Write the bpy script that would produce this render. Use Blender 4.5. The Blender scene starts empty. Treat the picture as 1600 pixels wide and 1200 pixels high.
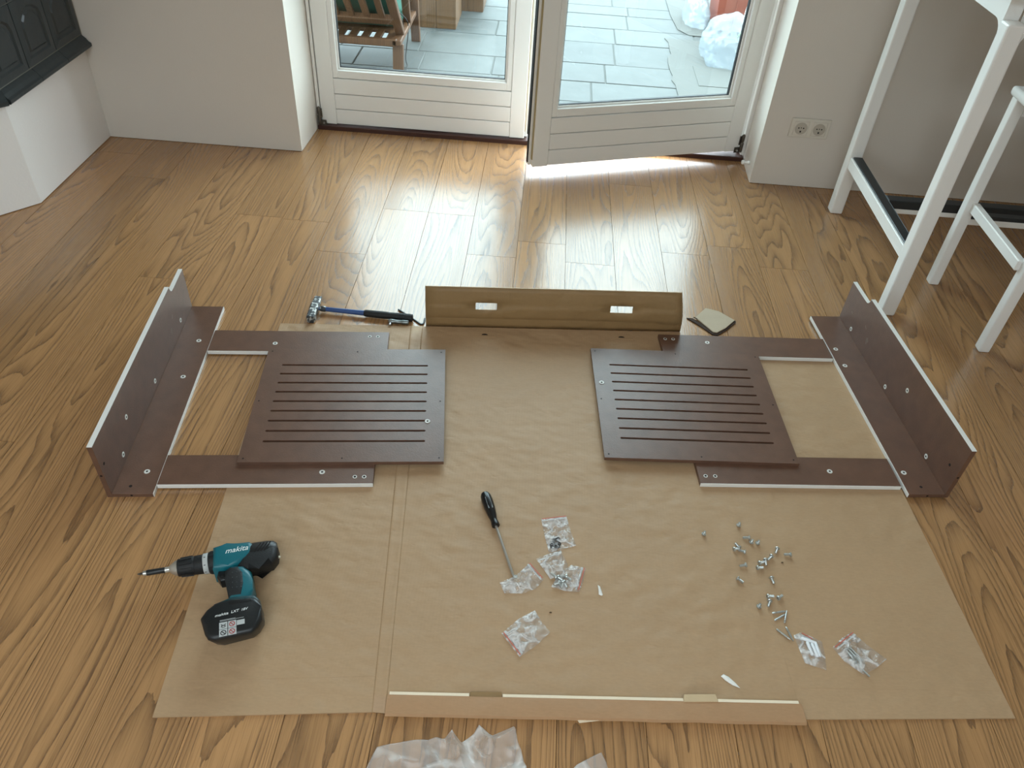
import bpy, bmesh, math, random
from mathutils import Vector, Matrix, noise
sc = bpy.context.scene
C = sc.collection
R = math.radians
random.seed(7)

# ------------------------------------------------------------------ camera
cam_d = bpy.data.cameras.new('camera'); cam = bpy.data.objects.new('camera', cam_d); C.objects.link(cam)
cam_d.sensor_fit = 'HORIZONTAL'; cam_d.sensor_width = 36; cam_d.lens = 1232.5 / 1600 * 36
cam_d.clip_start = .02; cam_d.clip_end = 200
pitch, roll, yaw = R(41.191), R(4.040), R(-0.837)
fwd = Vector((math.sin(yaw) * math.cos(pitch), math.cos(yaw) * math.cos(pitch), -math.sin(pitch)))
rt = Vector((math.cos(yaw), -math.sin(yaw), 0)); up = rt.cross(fwd)
r2 = rt * math.cos(roll) + up * math.sin(roll); u2 = -rt * math.sin(roll) + up * math.cos(roll)
m = Matrix((r2, u2, -fwd)).transposed().to_4x4(); m.translation = (0, 0, 1.5)
cam.matrix_world = m
sc.camera = cam

# ------------------------------------------------------------------ sky and exposure
w = bpy.data.worlds.new('overcast_sky'); sc.world = w; w.use_nodes = True
bg = w.node_tree.nodes['Background']
bg.inputs[0].default_value = (.80, .93, 1.0, 1); bg.inputs[1].default_value = 9.0
def portal(name, loc, rot, sx, sy):
    l = bpy.data.lights.new(name, 'AREA'); l.shape = 'RECTANGLE'; l.size = sx; l.size_y = sy
    l.cycles.is_portal = True
    o = bpy.data.objects.new(name, l); C.objects.link(o); o.location = loc; o.rotation_euler = rot
portal('terrace_door_portal', (-.05, 3.47, 1.1), (R(-90), 0, 0), 1.95, 2.2)
portal('rear_fill_portal', (-1.0, -2.33, 1.6), (R(90), 0, 0), 1.0, .9)  # samples the unseen opening added in the rear wall for fill
portal('roof_fill_portal', (0, -.9, 2.515), (0, 0, 0), 2.0, .9)  # samples the unseen opening added in the ceiling for fill
sc.view_settings.view_transform = 'Standard'; sc.view_settings.look = 'None'
sc.view_settings.gamma = 1; sc.view_settings.use_curve_mapping = False
sc.view_settings.exposure = 0.2

# ------------------------------------------------------------------ helpers
def lin(h):
    h = h.lstrip('#'); o = []
    for i in (0, 2, 4):
        c = int(h[i:i + 2], 16) / 255
        o.append(c / 12.92 if c <= .04045 else ((c + .055) / 1.055) ** 2.4)
    return (*o, 1)
MATS = {}
def mat(name, col, rough=.5, metal=0, bump=0, bscale=60, var=0, vscale=8, spec=.5, stretch=(1, 1, 1), **kw):
    if name in MATS: return MATS[name]
    m = bpy.data.materials.new(name); m.use_nodes = True; MATS[name] = m
    nt = m.node_tree; b = nt.nodes['Principled BSDF']
    c = lin(col) if isinstance(col, str) else col
    b.inputs['Base Color'].default_value = c
    b.inputs['Roughness'].default_value = rough; b.inputs['Metallic'].default_value = metal
    b.inputs['Specular IOR Level'].default_value = spec
    for k, v in kw.items(): b.inputs[k.replace('_', ' ')].default_value = v
    tc = nt.nodes.new('ShaderNodeTexCoord'); mp = nt.nodes.new('ShaderNodeMapping')
    mp.inputs['Scale'].default_value = stretch
    nt.links.new(tc.outputs['Object'], mp.inputs[0])
    if var:
        n = nt.nodes.new('ShaderNodeTexNoise'); n.inputs['Scale'].default_value = vscale; n.inputs['Detail'].default_value = 6
        nt.links.new(mp.outputs[0], n.inputs['Vector'])
        mx = nt.nodes.new('ShaderNodeMix'); mx.data_type = 'RGBA'
        mx.inputs[6].default_value = tuple(x * (1 - var) for x in c[:3]) + (1,)
        mx.inputs[7].default_value = tuple(min(1, x * (1 + var)) for x in c[:3]) + (1,)
        nt.links.new(n.outputs[0], mx.inputs[0]); nt.links.new(mx.outputs[2], b.inputs['Base Color'])
    if bump:
        n = nt.nodes.new('ShaderNodeTexNoise'); n.inputs['Scale'].default_value = bscale; n.inputs['Detail'].default_value = 4
        nt.links.new(mp.outputs[0], n.inputs['Vector'])
        bp = nt.nodes.new('ShaderNodeBump'); bp.inputs['Strength'].default_value = bump; bp.inputs['Distance'].default_value = .01
        nt.links.new(n.outputs[0], bp.inputs['Height']); nt.links.new(bp.outputs[0], b.inputs['Normal'])
    return m

def math_node(nt, op, a, b=None):
    n = nt.nodes.new('ShaderNodeMath'); n.operation = op
    for i, v in enumerate((a, b)):
        if v is None: continue
        if isinstance(v, (int, float)): n.inputs[i].default_value = v
        else: nt.links.new(v, n.inputs[i])
    return n.outputs[0]

def oak(name, dark, light, rough, spec=.5, ring=46, xs=5.5, ys=.62, plankvar=.13):
    m = bpy.data.materials.new(name); m.use_nodes = True; MATS[name] = m
    nt = m.node_tree; L = nt.links; b = nt.nodes['Principled BSDF']
    tc = nt.nodes.new('ShaderNodeTexCoord'); oi = nt.nodes.new('ShaderNodeObjectInfo')
    sp = nt.nodes.new('ShaderNodeSeparateXYZ'); L.new(tc.outputs['Object'], sp.inputs[0])
    rnd = oi.outputs['Random']
    def field(sx, sy, det, w0, scale=1.0, rough_=.5):
        cb = nt.nodes.new('ShaderNodeCombineXYZ')
        L.new(math_node(nt, 'MULTIPLY', sp.outputs[0], sx), cb.inputs[0])
        L.new(math_node(nt, 'MULTIPLY', sp.outputs[1], sy), cb.inputs[1])
        L.new(math_node(nt, 'MULTIPLY_ADD', rnd, 91.7), cb.inputs[2])
        cb.inputs[2].links[0].from_node.inputs[2].default_value = w0
        n = nt.nodes.new('ShaderNodeTexNoise'); n.inputs['Scale'].default_value = scale; n.inputs['Detail'].default_value = det
        n.inputs['Roughness'].default_value = rough_
        L.new(cb.outputs[0], n.inputs['Vector']); return n.outputs[0]
    big = field(xs, ys, 1.0, 0)
    wob = field(38, 5.5, 3.0, 5, rough_=.6)
    xo = math_node(nt, 'ADD', sp.outputs[0], math_node(nt, 'MULTIPLY', math_node(nt, 'SUBTRACT', rnd, .5), .1))
    x2 = math_node(nt, 'MULTIPLY', math_node(nt, 'MULTIPLY', xo, xo), 26)
    f = math_node(nt, 'ADD', math_node(nt, 'ADD', big, x2), math_node(nt, 'MULTIPLY', wob, .030))
    s = math_node(nt, 'FRACT', math_node(nt, 'MULTIPLY', f, ring / 3.0))
    # sawtooth: slow rise of early wood, sharp dark late-wood line
    saw = math_node(nt, 'POWER', s, 3.2)
    pore = field(420, 9, 2.0, 9)
    por = nt.nodes.new('ShaderNodeMapRange'); por.inputs[1].default_value = .46; por.inputs[2].default_value = .72
    L.new(pore, por.inputs[0])
    streak = field(60, 1.2, 2.0, 3)
    g = math_node(nt, 'ADD', math_node(nt, 'MULTIPLY', saw, .60), math_node(nt, 'MULTIPLY', por.outputs[0], .30))
    g = math_node(nt, 'ADD', g, math_node(nt, 'MULTIPLY', math_node(nt, 'SUBTRACT', streak, .5), .55))
    cl = nt.nodes.new('ShaderNodeClamp'); L.new(g, cl.inputs[0])
    mx = nt.nodes.new('ShaderNodeMix'); mx.data_type = 'RGBA'
    mx.inputs[6].default_value = lin(light); mx.inputs[7].default_value = lin(dark)
    L.new(cl.outputs[0], mx.inputs[0])
    hs = nt.nodes.new('ShaderNodeHueSaturation'); L.new(mx.outputs[2], hs.inputs['Color'])
    v = math_node(nt, 'MULTIPLY_ADD', rnd, plankvar * 2); v.node.inputs[2].default_value = 1 - plankvar
    L.new(v, hs.inputs['Value'])
    L.new(hs.outputs[0], b.inputs['Base Color'])
    ro = math_node(nt, 'MULTIPLY_ADD', g, .10); ro.node.inputs[2].default_value = rough
    L.new(ro, b.inputs['Roughness']); b.inputs['Specular IOR Level'].default_value = spec
    bp = nt.nodes.new('ShaderNodeBump'); bp.inputs['Strength'].default_value = .10; bp.inputs['Distance'].default_value = .002; bp.invert = True
    L.new(g, bp.inputs['Height']); L.new(bp.outputs[0], b.inputs['Normal'])
    return m

def clear_film(name, opacity=.12, tint=(1, 1, 1, 1), rough=.12, bump=0, bscale=40, gloss=.35, white=(.9, .93, .95, 1), crease=0, crease_glint_op=.5):
    """thin transparent plastic or glass: transparent + a little diffuse + fresnel gloss"""
    if name in MATS: return MATS[name]
    m = bpy.data.materials.new(name); m.use_nodes = True; MATS[name] = m
    nt = m.node_tree; L = nt.links; nt.nodes.remove(nt.nodes['Principled BSDF'])
    out = nt.nodes['Material Output']
    tr = nt.nodes.new('ShaderNodeBsdfTransparent'); tr.inputs[0].default_value = tint
    df = nt.nodes.new('ShaderNodeBsdfDiffuse'); df.inputs[0].default_value = white
    gl = nt.nodes.new('ShaderNodeBsdfGlossy'); gl.inputs['Roughness'].default_value = rough
    m1 = nt.nodes.new('ShaderNodeMixShader'); m1.inputs[0].default_value = opacity
    if crease:      # white streaks: crease whitening plus highlights painted into the opacity
        tc0 = nt.nodes.new('ShaderNodeTexCoord'); nn = nt.nodes.new('ShaderNodeTexNoise'); nn.inputs['Scale'].default_value = crease; nn.inputs['Detail'].default_value = 2; nn.inputs['Distortion'].default_value = .6
        L.new(tc0.outputs['Object'], nn.inputs['Vector'])
        rd = math_node(nt, 'ABSOLUTE', math_node(nt, 'SUBTRACT', nn.outputs[0], .5))
        mr = nt.nodes.new('ShaderNodeMapRange'); mr.inputs[1].default_value = .0; mr.inputs[2].default_value = .055; mr.inputs[3].default_value = min(1, opacity + crease_glint_op); mr.inputs[4].default_value = opacity
        L.new(rd, mr.inputs[0]); L.new(mr.outputs[0], m1.inputs[0])
    tl = nt.nodes.new('ShaderNodeBsdfTranslucent'); tl.inputs[0].default_value = white
    m0 = nt.nodes.new('ShaderNodeMixShader'); m0.inputs[0].default_value = .4
    L.new(df.outputs[0], m0.inputs[1]); L.new(tl.outputs[0], m0.inputs[2])
    L.new(tr.outputs[0], m1.inputs[1]); L.new(m0.outputs[0], m1.inputs[2])
    fr = nt.nodes.new('ShaderNodeLayerWeight'); fr.inputs[0].default_value = .5
    fac = math_node(nt, 'MULTIPLY_ADD', math_node(nt, 'POWER', fr.outputs['Facing'], 3), gloss); fac.node.inputs[2].default_value = .045
    m2 = nt.nodes.new('ShaderNodeMixShader')
    L.new(fac, m2.inputs[0]); L.new(m1.outputs[0], m2.inputs[1]); L.new(gl.outputs[0], m2.inputs[2])
    L.new(m2.outputs[0], out.inputs[0])
    if bump:
        tc = nt.nodes.new('ShaderNodeTexCoord'); n = nt.nodes.new('ShaderNodeTexNoise'); n.inputs['Scale'].default_value = bscale
        n.inputs['Detail'].default_value = 3; L.new(tc.outputs['Object'], n.inputs['Vector'])
        bp = nt.nodes.new('ShaderNodeBump'); bp.inputs['Strength'].default_value = bump; bp.inputs['Distance'].default_value = .01
        L.new(n.outputs[0], bp.inputs['Height'])
        for q in (df, gl, fr): L.new(bp.outputs[0], q.inputs['Normal'])
    return m

def link(name, me, parent=None):
    o = bpy.data.objects.new(name, me); C.objects.link(o)
    if parent: o.parent = parent
    return o
def obj(name, bm, material, parent=None, smooth=False, loc=None, rz=0):
    me = bpy.data.meshes.new(name)
    bmesh.ops.recalc_face_normals(bm, faces=bm.faces)
    bm.to_mesh(me); bm.free()
    for mt in (material if isinstance(material, (list, tuple)) else [material]): me.materials.append(mt)
    if smooth:
        for p in me.polygons: p.use_smooth = True
        try: me.set_sharp_from_angle(angle=R(38))
        except Exception: pass
    o = link(name, me, parent)
    if loc: o.location = loc
    if rz: o.rotation_euler.z = rz
    return o
def tag(o, label=None, cat=None, group=None, kind=None):
    if label: o['label'] = label
    if cat: o['category'] = cat
    if group: o['group'] = group
    if kind: o['kind'] = kind
    return o
def thing(name, label, cat, loc=(0, 0, 0), rz=0, group=None):
    o = bpy.data.objects.new(name, None); C.objects.link(o); o.empty_display_size = .05
    o.location = loc; o.rotation_euler.z = rz
    return tag(o, label, cat, group)
def struct(name, bm, m, parent=None, label=None):
    o = obj(name, bm, m, parent)
    if not parent: o['kind'] = 'structure'; o['label'] = label or name.replace('_', ' ')
    return o
def BM(): return bmesh.new()
def box(bm, x0, x1, y0, y1, z0, z1, bev=0, seg=1):
    b = bm if not bev else bmesh.new()
    v = [b.verts.new(p) for p in ((x0, y0, z0), (x1, y0, z0), (x1, y1, z0), (x0, y1, z0), (x0, y0, z1), (x1, y0, z1), (x1, y1, z1), (x0, y1, z1))]
    for f in ((3, 2, 1, 0), (4, 5, 6, 7), (0, 1, 5, 4), (1, 2, 6, 5), (2, 3, 7, 6), (3, 0, 4, 7)): b.faces.new([v[i] for i in f])
    if bev:
        bmesh.ops.bevel(b, geom=b.edges[:], offset=bev, segments=seg, affect='EDGES', profile=.5)
        merge(bm, b)
    return bm
def merge(dst, src, mtx=None):
    if mtx: bmesh.ops.transform(src, matrix=mtx, verts=src.verts)
    me = bpy.data.meshes.new('tmp'); src.to_mesh(me); src.free(); dst.from_mesh(me); bpy.data.meshes.remove(me)
    return dst
def prism(bm, pts, z0, z1, bev=0, seg=2, mtx=None, top_only=False):
    b = bmesh.new()
    lo = [b.verts.new((x, y, z0)) for x, y in pts]; hi = [b.verts.new((x, y, z1)) for x, y in pts]
    b.faces.new(lo[::-1]); b.faces.new(hi); n = len(pts)
    for i in range(n): b.faces.new((lo[i], lo[(i + 1) % n], hi[(i + 1) % n], hi[i]))
    if bev:
        zt = max(z0, z1)
        es = [e for e in b.edges if abs(e.verts[0].co.z - e.verts[1].co.z) < 1e-6 and (not top_only or abs(e.verts[0].co.z - zt) < 1e-6)]
        bmesh.ops.bevel(b, geom=es, offset=bev, segments=seg, affect='EDGES', profile=.5)
    return merge(bm, b, mtx)
def axis_mtx(p, d, upv=(0, 0, 1)):
    """matrix taking local +Z to direction d at point p"""
    z = Vector(d).normalized(); x = Vector(upv).cross(z)
    if x.length < 1e-4: x = Vector((1, 0, 0)).cross(z)
    x.normalize(); y = z.cross(x)
    mm = Matrix((x, y, z)).transposed().to_4x4(); mm.translation = p
    return mm
def lathe(bm, prof, p=(0, 0, 0), d=(0, 0, 1), n=20, cap=True):
    """prof: list of (radius, height)"""
    b = bmesh.new(); rings = []
    for r, h in prof:
        rings.append([b.verts.new((r * math.cos(2 * math.pi * i / n), r * math.sin(2 * math.pi * i / n), h)) for i in range(n)])
    for a, c in zip(rings, rings[1:]):
        for i in range(n): b.faces.new((a[i], a[(i + 1) % n], c[(i + 1) % n], c[i]))
    if cap: b.faces.new(rings[0][::-1]); b.faces.new(rings[-1])
    return merge(bm, b, axis_mtx(p, d))
def tube(bm, pts, r, n=10):
    pts = [Vector(p) for p in pts]; b = bmesh.new(); rings = []
    for i, p in enumerate(pts):
        t = (pts[min(i + 1, len(pts) - 1)] - pts[max(i - 1, 0)]).normalized()
        mm = axis_mtx(p, t)
        rr = r[i] if isinstance(r, (list, tuple)) else r
        rings.append([b.verts.new(mm @ Vector((rr * math.cos(2 * math.pi * k / n), rr * math.sin(2 * math.pi * k / n), 0))) for k in range(n)])
    for a, c in zip(rings, rings[1:]):
        for i in range(n): b.faces.new((a[i], a[(i + 1) % n], c[(i + 1) % n], c[i]))
    b.faces.new(rings[0][::-1]); b.faces.new(rings[-1])
    return merge(bm, b)
def bar(bm, p, q, wx, wy, upv=(0, 0, 1), bev=0):
    p, q = Vector(p), Vector(q); L = (q - p).length; b = bmesh.new()
    box(b, -wx / 2, wx / 2, -wy / 2, wy / 2, 0, L, bev)
    return merge(bm, b, axis_mtx(p, q - p, upv))
def smoothpath(pts, k=6):
    out = []; P = [Vector(p) for p in pts]; P = [P[0]] + P + [P[-1]]
    for i in range(1, len(P) - 2):
        for j in range(k):
            t = j / k; a, b_, c, d = P[i - 1], P[i], P[i + 1], P[i + 2]
            out.append(.5 * ((2 * b_) + (-a + c) * t + (2 * a - 5 * b_ + 4 * c - d) * t * t + (-a + 3 * b_ - 3 * c + d) * t ** 3))
    out.append(P[-2]); return out
def text_part(name, s, size, mtx, material, parent, shear=0, thick=.0002, xscale=1):
    cu = bpy.data.curves.new(name, 'FONT'); cu.body = s; cu.size = size; cu.shear = shear; cu.extrude = thick; cu.resolution_u = 3
    cu.align_x = 'CENTER'; cu.align_y = 'CENTER'
    o = bpy.data.objects.new(name, cu); C.objects.link(o)
    dg = bpy.context.evaluated_depsgraph_get(); me = bpy.data.meshes.new_from_object(o.evaluated_get(dg))
    bpy.data.objects.remove(o); bpy.data.curves.remove(cu)
    me.transform(mtx @ Matrix.Diagonal((xscale, 1, 1, 1))); me.materials.clear(); me.materials.append(material)
    return link(name, me, parent)

# ------------------------------------------------------------------ materials
wall_w = mat('wall_paint', '#dad2c8', .85, bump=.06, bscale=180, var=.03, vscale=1.2)
stove_w = mat('stove_plaster', '#ece8e4', .85, bump=.08, bscale=120, var=.03, vscale=2)
ceil_w = mat('ceiling_paint', '#e4e0da', .9, bump=.03, bscale=150)
door_w = mat('door_lacquer', '#eceae5', .38, bump=.015, bscale=90)
table_w = mat('white_lacquer', '#f0eeea', .32, bump=.01, bscale=60)
strip_k = mat('foot_strip', '#24282a', .42, bump=.02, bscale=80)
sill_m = mat('sill_wood', '#3f1f14', .5, bump=.1, bscale=60, var=.25, vscale=20, stretch=(1, 8, 8))
seal_m = mat('rubber_seal', '#121416', .6, bump=.02)
metal_m = mat('steel', '#b9bcbd', .28, metal=1, bump=.03, bscale=200)
hinge_m = mat('hinge_metal', '#5b554d', .42, metal=.8, bump=.15, bscale=200, var=.3, vscale=90)
gap_m = mat('floor_joint', '#4a3522', .9, bump=.05)
floor_m = oak('oak_floor', '#4c321d', '#b3875a', .22, spec=1.0, ring=86, plankvar=.11)
tile_m = mat('stove_tile_glaze', '#30383b', .28, bump=.05, bscale=50, var=.22, vscale=14)
grout_m = mat('stove_grout', '#77776f', .8, bump=.1, bscale=90)
glass_m = clear_film('window_glass', opacity=.0, tint=(.84, .90, .90, 1), rough=.0, gloss=.8)
socket_m = mat('socket_plastic', '#d9d2c6', .35, bump=.01)
hole_m = mat('dark_hole', '#1c1512', .9, bump=.02)

# ------------------------------------------------------------------ floor
fb = BM(); box(fb, -2.7, 3.2, -2.4, 3.34, -.06, -.012)
floor = struct('floor', fb, gap_m, label='oak plank floor running toward the terrace doors')
PW = .1744; X0 = -.052
known = {-2: 2.660, 1: 2.388, 2: 3.013, 4: 2.578, -7: 2.098, -6: 2.540, -4: 2.336, -9: 2.760}
for k in range(-15, 19):
    x0 = X0 + k * PW
    rr = random.Random(100 + k)
    j0 = known.get(k, rr.uniform(.3, 2.2) if k in (-1, 0, 3, -3, -5, 5) else rr.uniform(.2, 2.9))
    if k not in known and -5 <= k <= 5: j0 = rr.uniform(.1, .55)     # joints hidden under the cardboard
    ys = [j0 - 2.2 * 3, j0 - 2.2 * 2, j0 - 2.2, j0, j0 + 2.2, j0 + 4.4]
    for a, b in zip(ys, ys[1:]):
        a, b = max(a, -2.4), min(b, 3.335)
        if b - a < .05: continue
        pb = BM(); hx, hy = PW / 2 - .0006, (b - a) / 2 - .0006
        box(pb, -hx, hx, -hy, hy, -.012, 0)
        obj('plank', pb, floor_m, floor, loc=(x0 + PW / 2, (a + b) / 2, 0))

# ------------------------------------------------------------------ walls, ceiling, reveals
H = 2.5
wb = BM(); prism(wb, [(-2.7, 3.09), (-.996, 3.087), (-.982, 3.45), (-2.7, 3.45)], .002, H)
struct('wall_back_left', wb, wall_w, label='plain white wall between tiled stove and terrace doors')
wb = BM(); prism(wb, [(.891, 3.118), (3.2, 3.118), (3.2, 3.45), (.902, 3.45)], .002, H)
struct('wall_back_right', wb, wall_w, label='white wall with double socket right of the terrace doors')
wb = BM(); box(wb, -1.0, .91, 3.15, 3.45, 2.2, H)
struct('wall_lintel', wb, wall_w, label='lintel above the terrace doors')
wb = BM(); box(wb, -2.85, -2.7, -2.4, 3.45, -.06, H); struct('wall_left', wb, wall_w, label='side wall on the left')
wb = BM(); box(wb, 3.2, 3.35, -2.4, 3.45, -.06, H); struct('wall_right', wb, wall_w, label='side wall on the right')
wb = BM()
box(wb, -2.85, -1.5, -2.55, -2.4, -.06, H); box(wb, -.5, 3.35, -2.55, -2.4, -.06, H)
box(wb, -1.5, -.5, -2.55, -2.4, -.06, 1.15); box(wb, -1.5, -.5, -2.55, -2.4, 2.05, H)  # gap left out of view, added to brighten the facing walls
struct('wall_front', wb, wall_w, label='wall with an added fill light opening behind the viewer')
cb = BM()          # ceiling with an unseen opening added behind the viewer for overhead fill
box(cb, -2.85, 3.35, -.45, 3.45, H, H + .12); box(cb, -2.85, 3.35, -2.55, -1.35, H, H + .12)
box(cb, -2.85, -1.0, -1.35, -.45, H, H + .12); box(cb, 1.0, 3.35, -1.35, -.45, H, H + .12)
struct('ceiling', cb, ceil_w, label='white ceiling with an added fill light opening')

# threshold
tb = BM(); box(tb, -.985, .895, 3.318, 3.46, -.02, .019, .003)
struct('trim_1', tb, sill_m, label='dark brown wooden door sill under the terrace doors')

# ------------------------------------------------------------------ tiled stove
stove = thing('tiled_stove', 'dark glazed tiled stove on a white plastered base at the left wall', 'stove', (-1.81, 2.8, 0))
def S(pts): return [(x + 1.81, y - 2.8) for x, y in pts]
b = BM(); prism(b, S([(-1.809, 3.088), (-1.805, 2.506), (-1.898, 2.397), (-2.3, 2.02), (-2.69, 2.02), (-2.69, 3.088)]), .003, .372)
obj('plaster_base', b, stove_w, stove)
b = BM(); prism(b, S([(-1.8047, 3.088), (-1.8047, 2.502), (-1.8975, 2.394), (-2.3, 2.03), (-2.69, 2.03), (-2.69, 3.088)]), .40, 2.1)
obj('grout_core', b, grout_m, stove)
def cornice_piece(p, q, name='cornice_tile', nrm=None):
    p, q = Vector((*p, 0)), Vector((*q, 0)); d = (q - p); L = d.length; d.normalize(); n = Vector((d.y, -d.x, 0))
    if nrm: n = Vector((*nrm, 0))
    prof = [(-.03, .372), (.030, .372), (.034, .376), (.034, .387), (.026, .392), (.018, .404), (.004, .416), (-.03, .418)]
    b = BM(); e = .0012
    A = [b.verts.new(p + d * e + n * o + Vector((0, 0, z))) for o, z in prof]
    B = [b.verts.new(q - d * e + n * o + Vector((0, 0, z))) for o, z in prof]
    b.faces.new(A); b.faces.new(B[::-1])
    for i in range(len(prof)): j = (i + 1) % len(prof); b.faces.new((A[i], B[i], B[j], A[j]))
    bmesh.ops.translate(b, verts=b.verts, vec=(1.81, -2.8, 0))
    obj(name, b, tile_m, stove)
ty = [3.076, 2.886, 2.695, 2.503]
cy = [3.085, 2.90, 2.712, 2.50]
for a, c in zip(cy, cy[1:]): cornice_piece((-1.808, c), (-1.808, a), nrm=(1, 0))
cd = Vector((-.093, -.109)).normalized()
cn = (-cd.y, cd.x); cn = (.76, -.65)
cornice_piece((-1.808 - cd.x * .012, 2.503 - cd.y * .012), (-1.808 + cd.x * .19, 2.503 + cd.y * .19), nrm=cn)
cornice_piece((-1.808 + cd.x * .19, 2.503 + cd.y * .19), (-1.808 + cd.x * .38, 2.503 + cd.y * .38), nrm=cn)
def stove_tile(p, u, n, W, Ht, z0):
    """raised frame with an arched recessed field"""
    b = BM(); p, u, n = Vector(p), Vector(u), Vector(n); z = Vector((0, 0, 1))
    def P3(s, t, o): return p + u * s + z * (z0 + t) + n * o
    def ring(k, o):
        i = .012 + k
        pts = [(i, i), (W - i, i), (W - i, Ht - i - .05)]
        for a in range(1, 6):
            t = math.pi * a / 6; pts.append((W / 2 + (W / 2 - i) * math.cos(t), Ht - i - .05 + .045 * math.sin(t)))
        pts.append((i, Ht - i - .05)); return [b.verts.new(P3(s, t, o)) for s, t in pts]
    g = .002
    o0 = [(g, g), (W - g, g), (W - g, Ht * .6)] + [(W - g - (W - 2 * g) * a / 6, Ht - g) for a in range(0, 6)][1:] + [(g, Ht * .6)]
    o0 = [(g, g), (W - g, g), (W - g, Ht - .055), (W - g, Ht - g), (W * .7, Ht - g), (W * .5, Ht - g), (W * .3, Ht - g), (g, Ht - g), (g, Ht - .055)]
    rs = [[b.verts.new(P3(s, t, -.02)) for s, t in o0], [b.verts.new(P3(s, t, .004)) for s, t in o0], ring(.014, .006), ring(.020, .0), ring(.030, .0), ring(.036, .004)]
    for A, B in zip(rs, rs[1:]):
        k = len(A)
        for i in range(k): b.faces.new((A[i], A[(i + 1) % k], B[(i + 1) % k], B[i]))
    b.faces.new(rs[-1])
    bmesh.ops.translate(b, verts=b.verts, vec=(1.81, -2.8, 0))
    obj('stove_tile', b, tile_m, stove)
for row in range(3):
    z0 = .420 + row * .215
    for a, c in zip(ty, ty[1:]): stove_tile((-1.804, c, 0), (0, 1, 0), (1, 0, 0), a - c, .215, z0)
    for k in range(2):
        stove_tile((-1.804 + cd.x * .19 * (k + 1), 2.503 + cd.y * .19 * (k + 1), 0), (-cd.x, -cd.y, 0), (cn[0], cn[1], 0), .19, .215, z0)

# ------------------------------------------------------------------ terrace doors
def door_leaf(name, W, label, flip):
    """leaf in its own plane: x 0..W, front face at y=0 (room side), depth +y"""
    D = tag(bpy.data.objects.new(name, None), label); C.objects.link(D); D['kind'] = 'structure'
    z0, z1, st = .0, 2.13, .066
    for a, c in ((0, st), (W - st, W)):
        b = BM(); box(b, a, c, 0, .06, z0, z1, .0025); obj('stile', b, door_w, D)
    b = BM(); box(b, st, W - st, 0, .06, z1 - .09, z1, .002); obj('top_rail', b, door_w, D)
    for i in range(3):
        b = BM(); box(b, st + .0006, W - st - .0006, .0008, .058, .003 + i * .067, .0668 + i * .067, .0018); obj('bottom_board', b, door_w, D)
    # moulding round the pane: stepped bead
    g0, g1, gz0, gz1 = st + .022, W - st - .022, .236, z1 - .112
    b = BM()
    for (xa, xb, za, zb) in ((st, g0, .2036, z1 - .09), (g1, W - st, .2036, z1 - .09)):
        box(b, xa, xb, .004, .05, za, zb, .002)
    box(b, g0, g1, .004, .05, .2036, gz0, .002); box(b, g0, g1, .004, .05, gz1, z1 - .09, .002)
    box(b, g0 - .004, g0 + .008, .016, .04, gz0, gz1, .002); box(b, g1 - .008, g1 + .004, .016, .04, gz0, gz1, .002)
    box(b, g0, g1, .016, .04, gz0 - .004, gz0 + .008, .002)
    obj('glazing_bead', b, door_w, D)
    b = BM(); box(b, g0 - .001, g1 + .001, .0275, .0285, gz0, gz1)
    obj('pane', b, glass_m, D)
    b = BM()
    for (xa, xb, za, zb) in ((g0 + .007, g0 + .011, gz0, gz1), (g1 - .011, g1 - .007, gz0, gz1), (g0, g1, gz0 + .007, gz0 + .011)):
        box(b, xa, xb, .022, .035, za, zb)
    obj('pane_gasket', b, seal_m, D)
    xs = W if flip else 0                       # closing edge with seal and lock strip
    b = BM(); s = 1 if flip else -1
    box(b, min(xs, xs + s * .012), max(xs, xs + s * .012), .022, .05, 0, z1, .002); obj('edge_rebate', b, door_w, D)
    b = BM(); box(b, min(xs + s * .0122, xs + s * .0165), max(xs + s * .0122, xs + s * .0165), .024, .036, .012, z1); obj('edge_seal', b, seal_m, D)
    b = BM(); box(b, min(xs, xs + s * .003), max(xs, xs + s * .003), .006, .020, .03, z1 - .05); obj('lock_strip', b, mat('lock_brass', '#b9a77c', .35, metal=.7, bump=.03), D)
    return D
dl = door_leaf('door_1', .895, 'closed white glazed terrace door leaf on the left', True); dl.location = (-.968, 3.335, .022)
dr = door_leaf('door_2', .945, 'white glazed terrace door leaf standing ajar into the room', False)
dr.rotation_euler.z = R(19.4)
# hinge side is local x = W; place so that it sits at the right jamb
dr.location = (.867 - .945 * math.cos(R(19.4)), 3.338 - .945 * math.sin(R(19.4)), .040)
fr = BM()
box(fr, -1.02, -.955, 3.352, 3.44, .018, 2.2, .003); box(fr, -.984, -.972, 3.330, 3.36, .018, 2.2, .002)
struct('trim_2', fr, door_w, label='white door jamb at the left side')
fr = BM(); box(fr, .868, .93, 3.372, 3.44, .018, 2.2, .003); box(fr, .884, .902, 3.345, 3.38, .018, 2.2, .002)
struct('trim_3', fr, door_w, label='white door jamb at the right side')
fr = BM(); box(fr, -1.02, .93, 3.352, 3.44, 2.155, 2.2, .003); struct('trim_4', fr, door_w, label='white door frame head')
def hinge(D, x, y, s):
    b = BM(); lathe(b, [(.006, 0), (.0075, .004), (.0075, .04), (.005, .044), (.007, .05), (.007, .075), (.003, .08)], (x, y, 0), n=12)
    box(b, min(x, x + s * .028), max(x, x + s * .028), y + .004, y + .008, -.004, .02, .001); box(b, min(x, x + s * .012), max(x, x + s * .012), y + .004, y + .009, .03, .07, .001)
    h = obj('hinge', b, hinge_m, D, True)
    b = BM(); lathe(b, [(.004, 0), (.004, .007)], (x + s * .018, y + .004, .008), (0, -1, 0), n=8); obj('bolt', b, metal_m, h)
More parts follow.
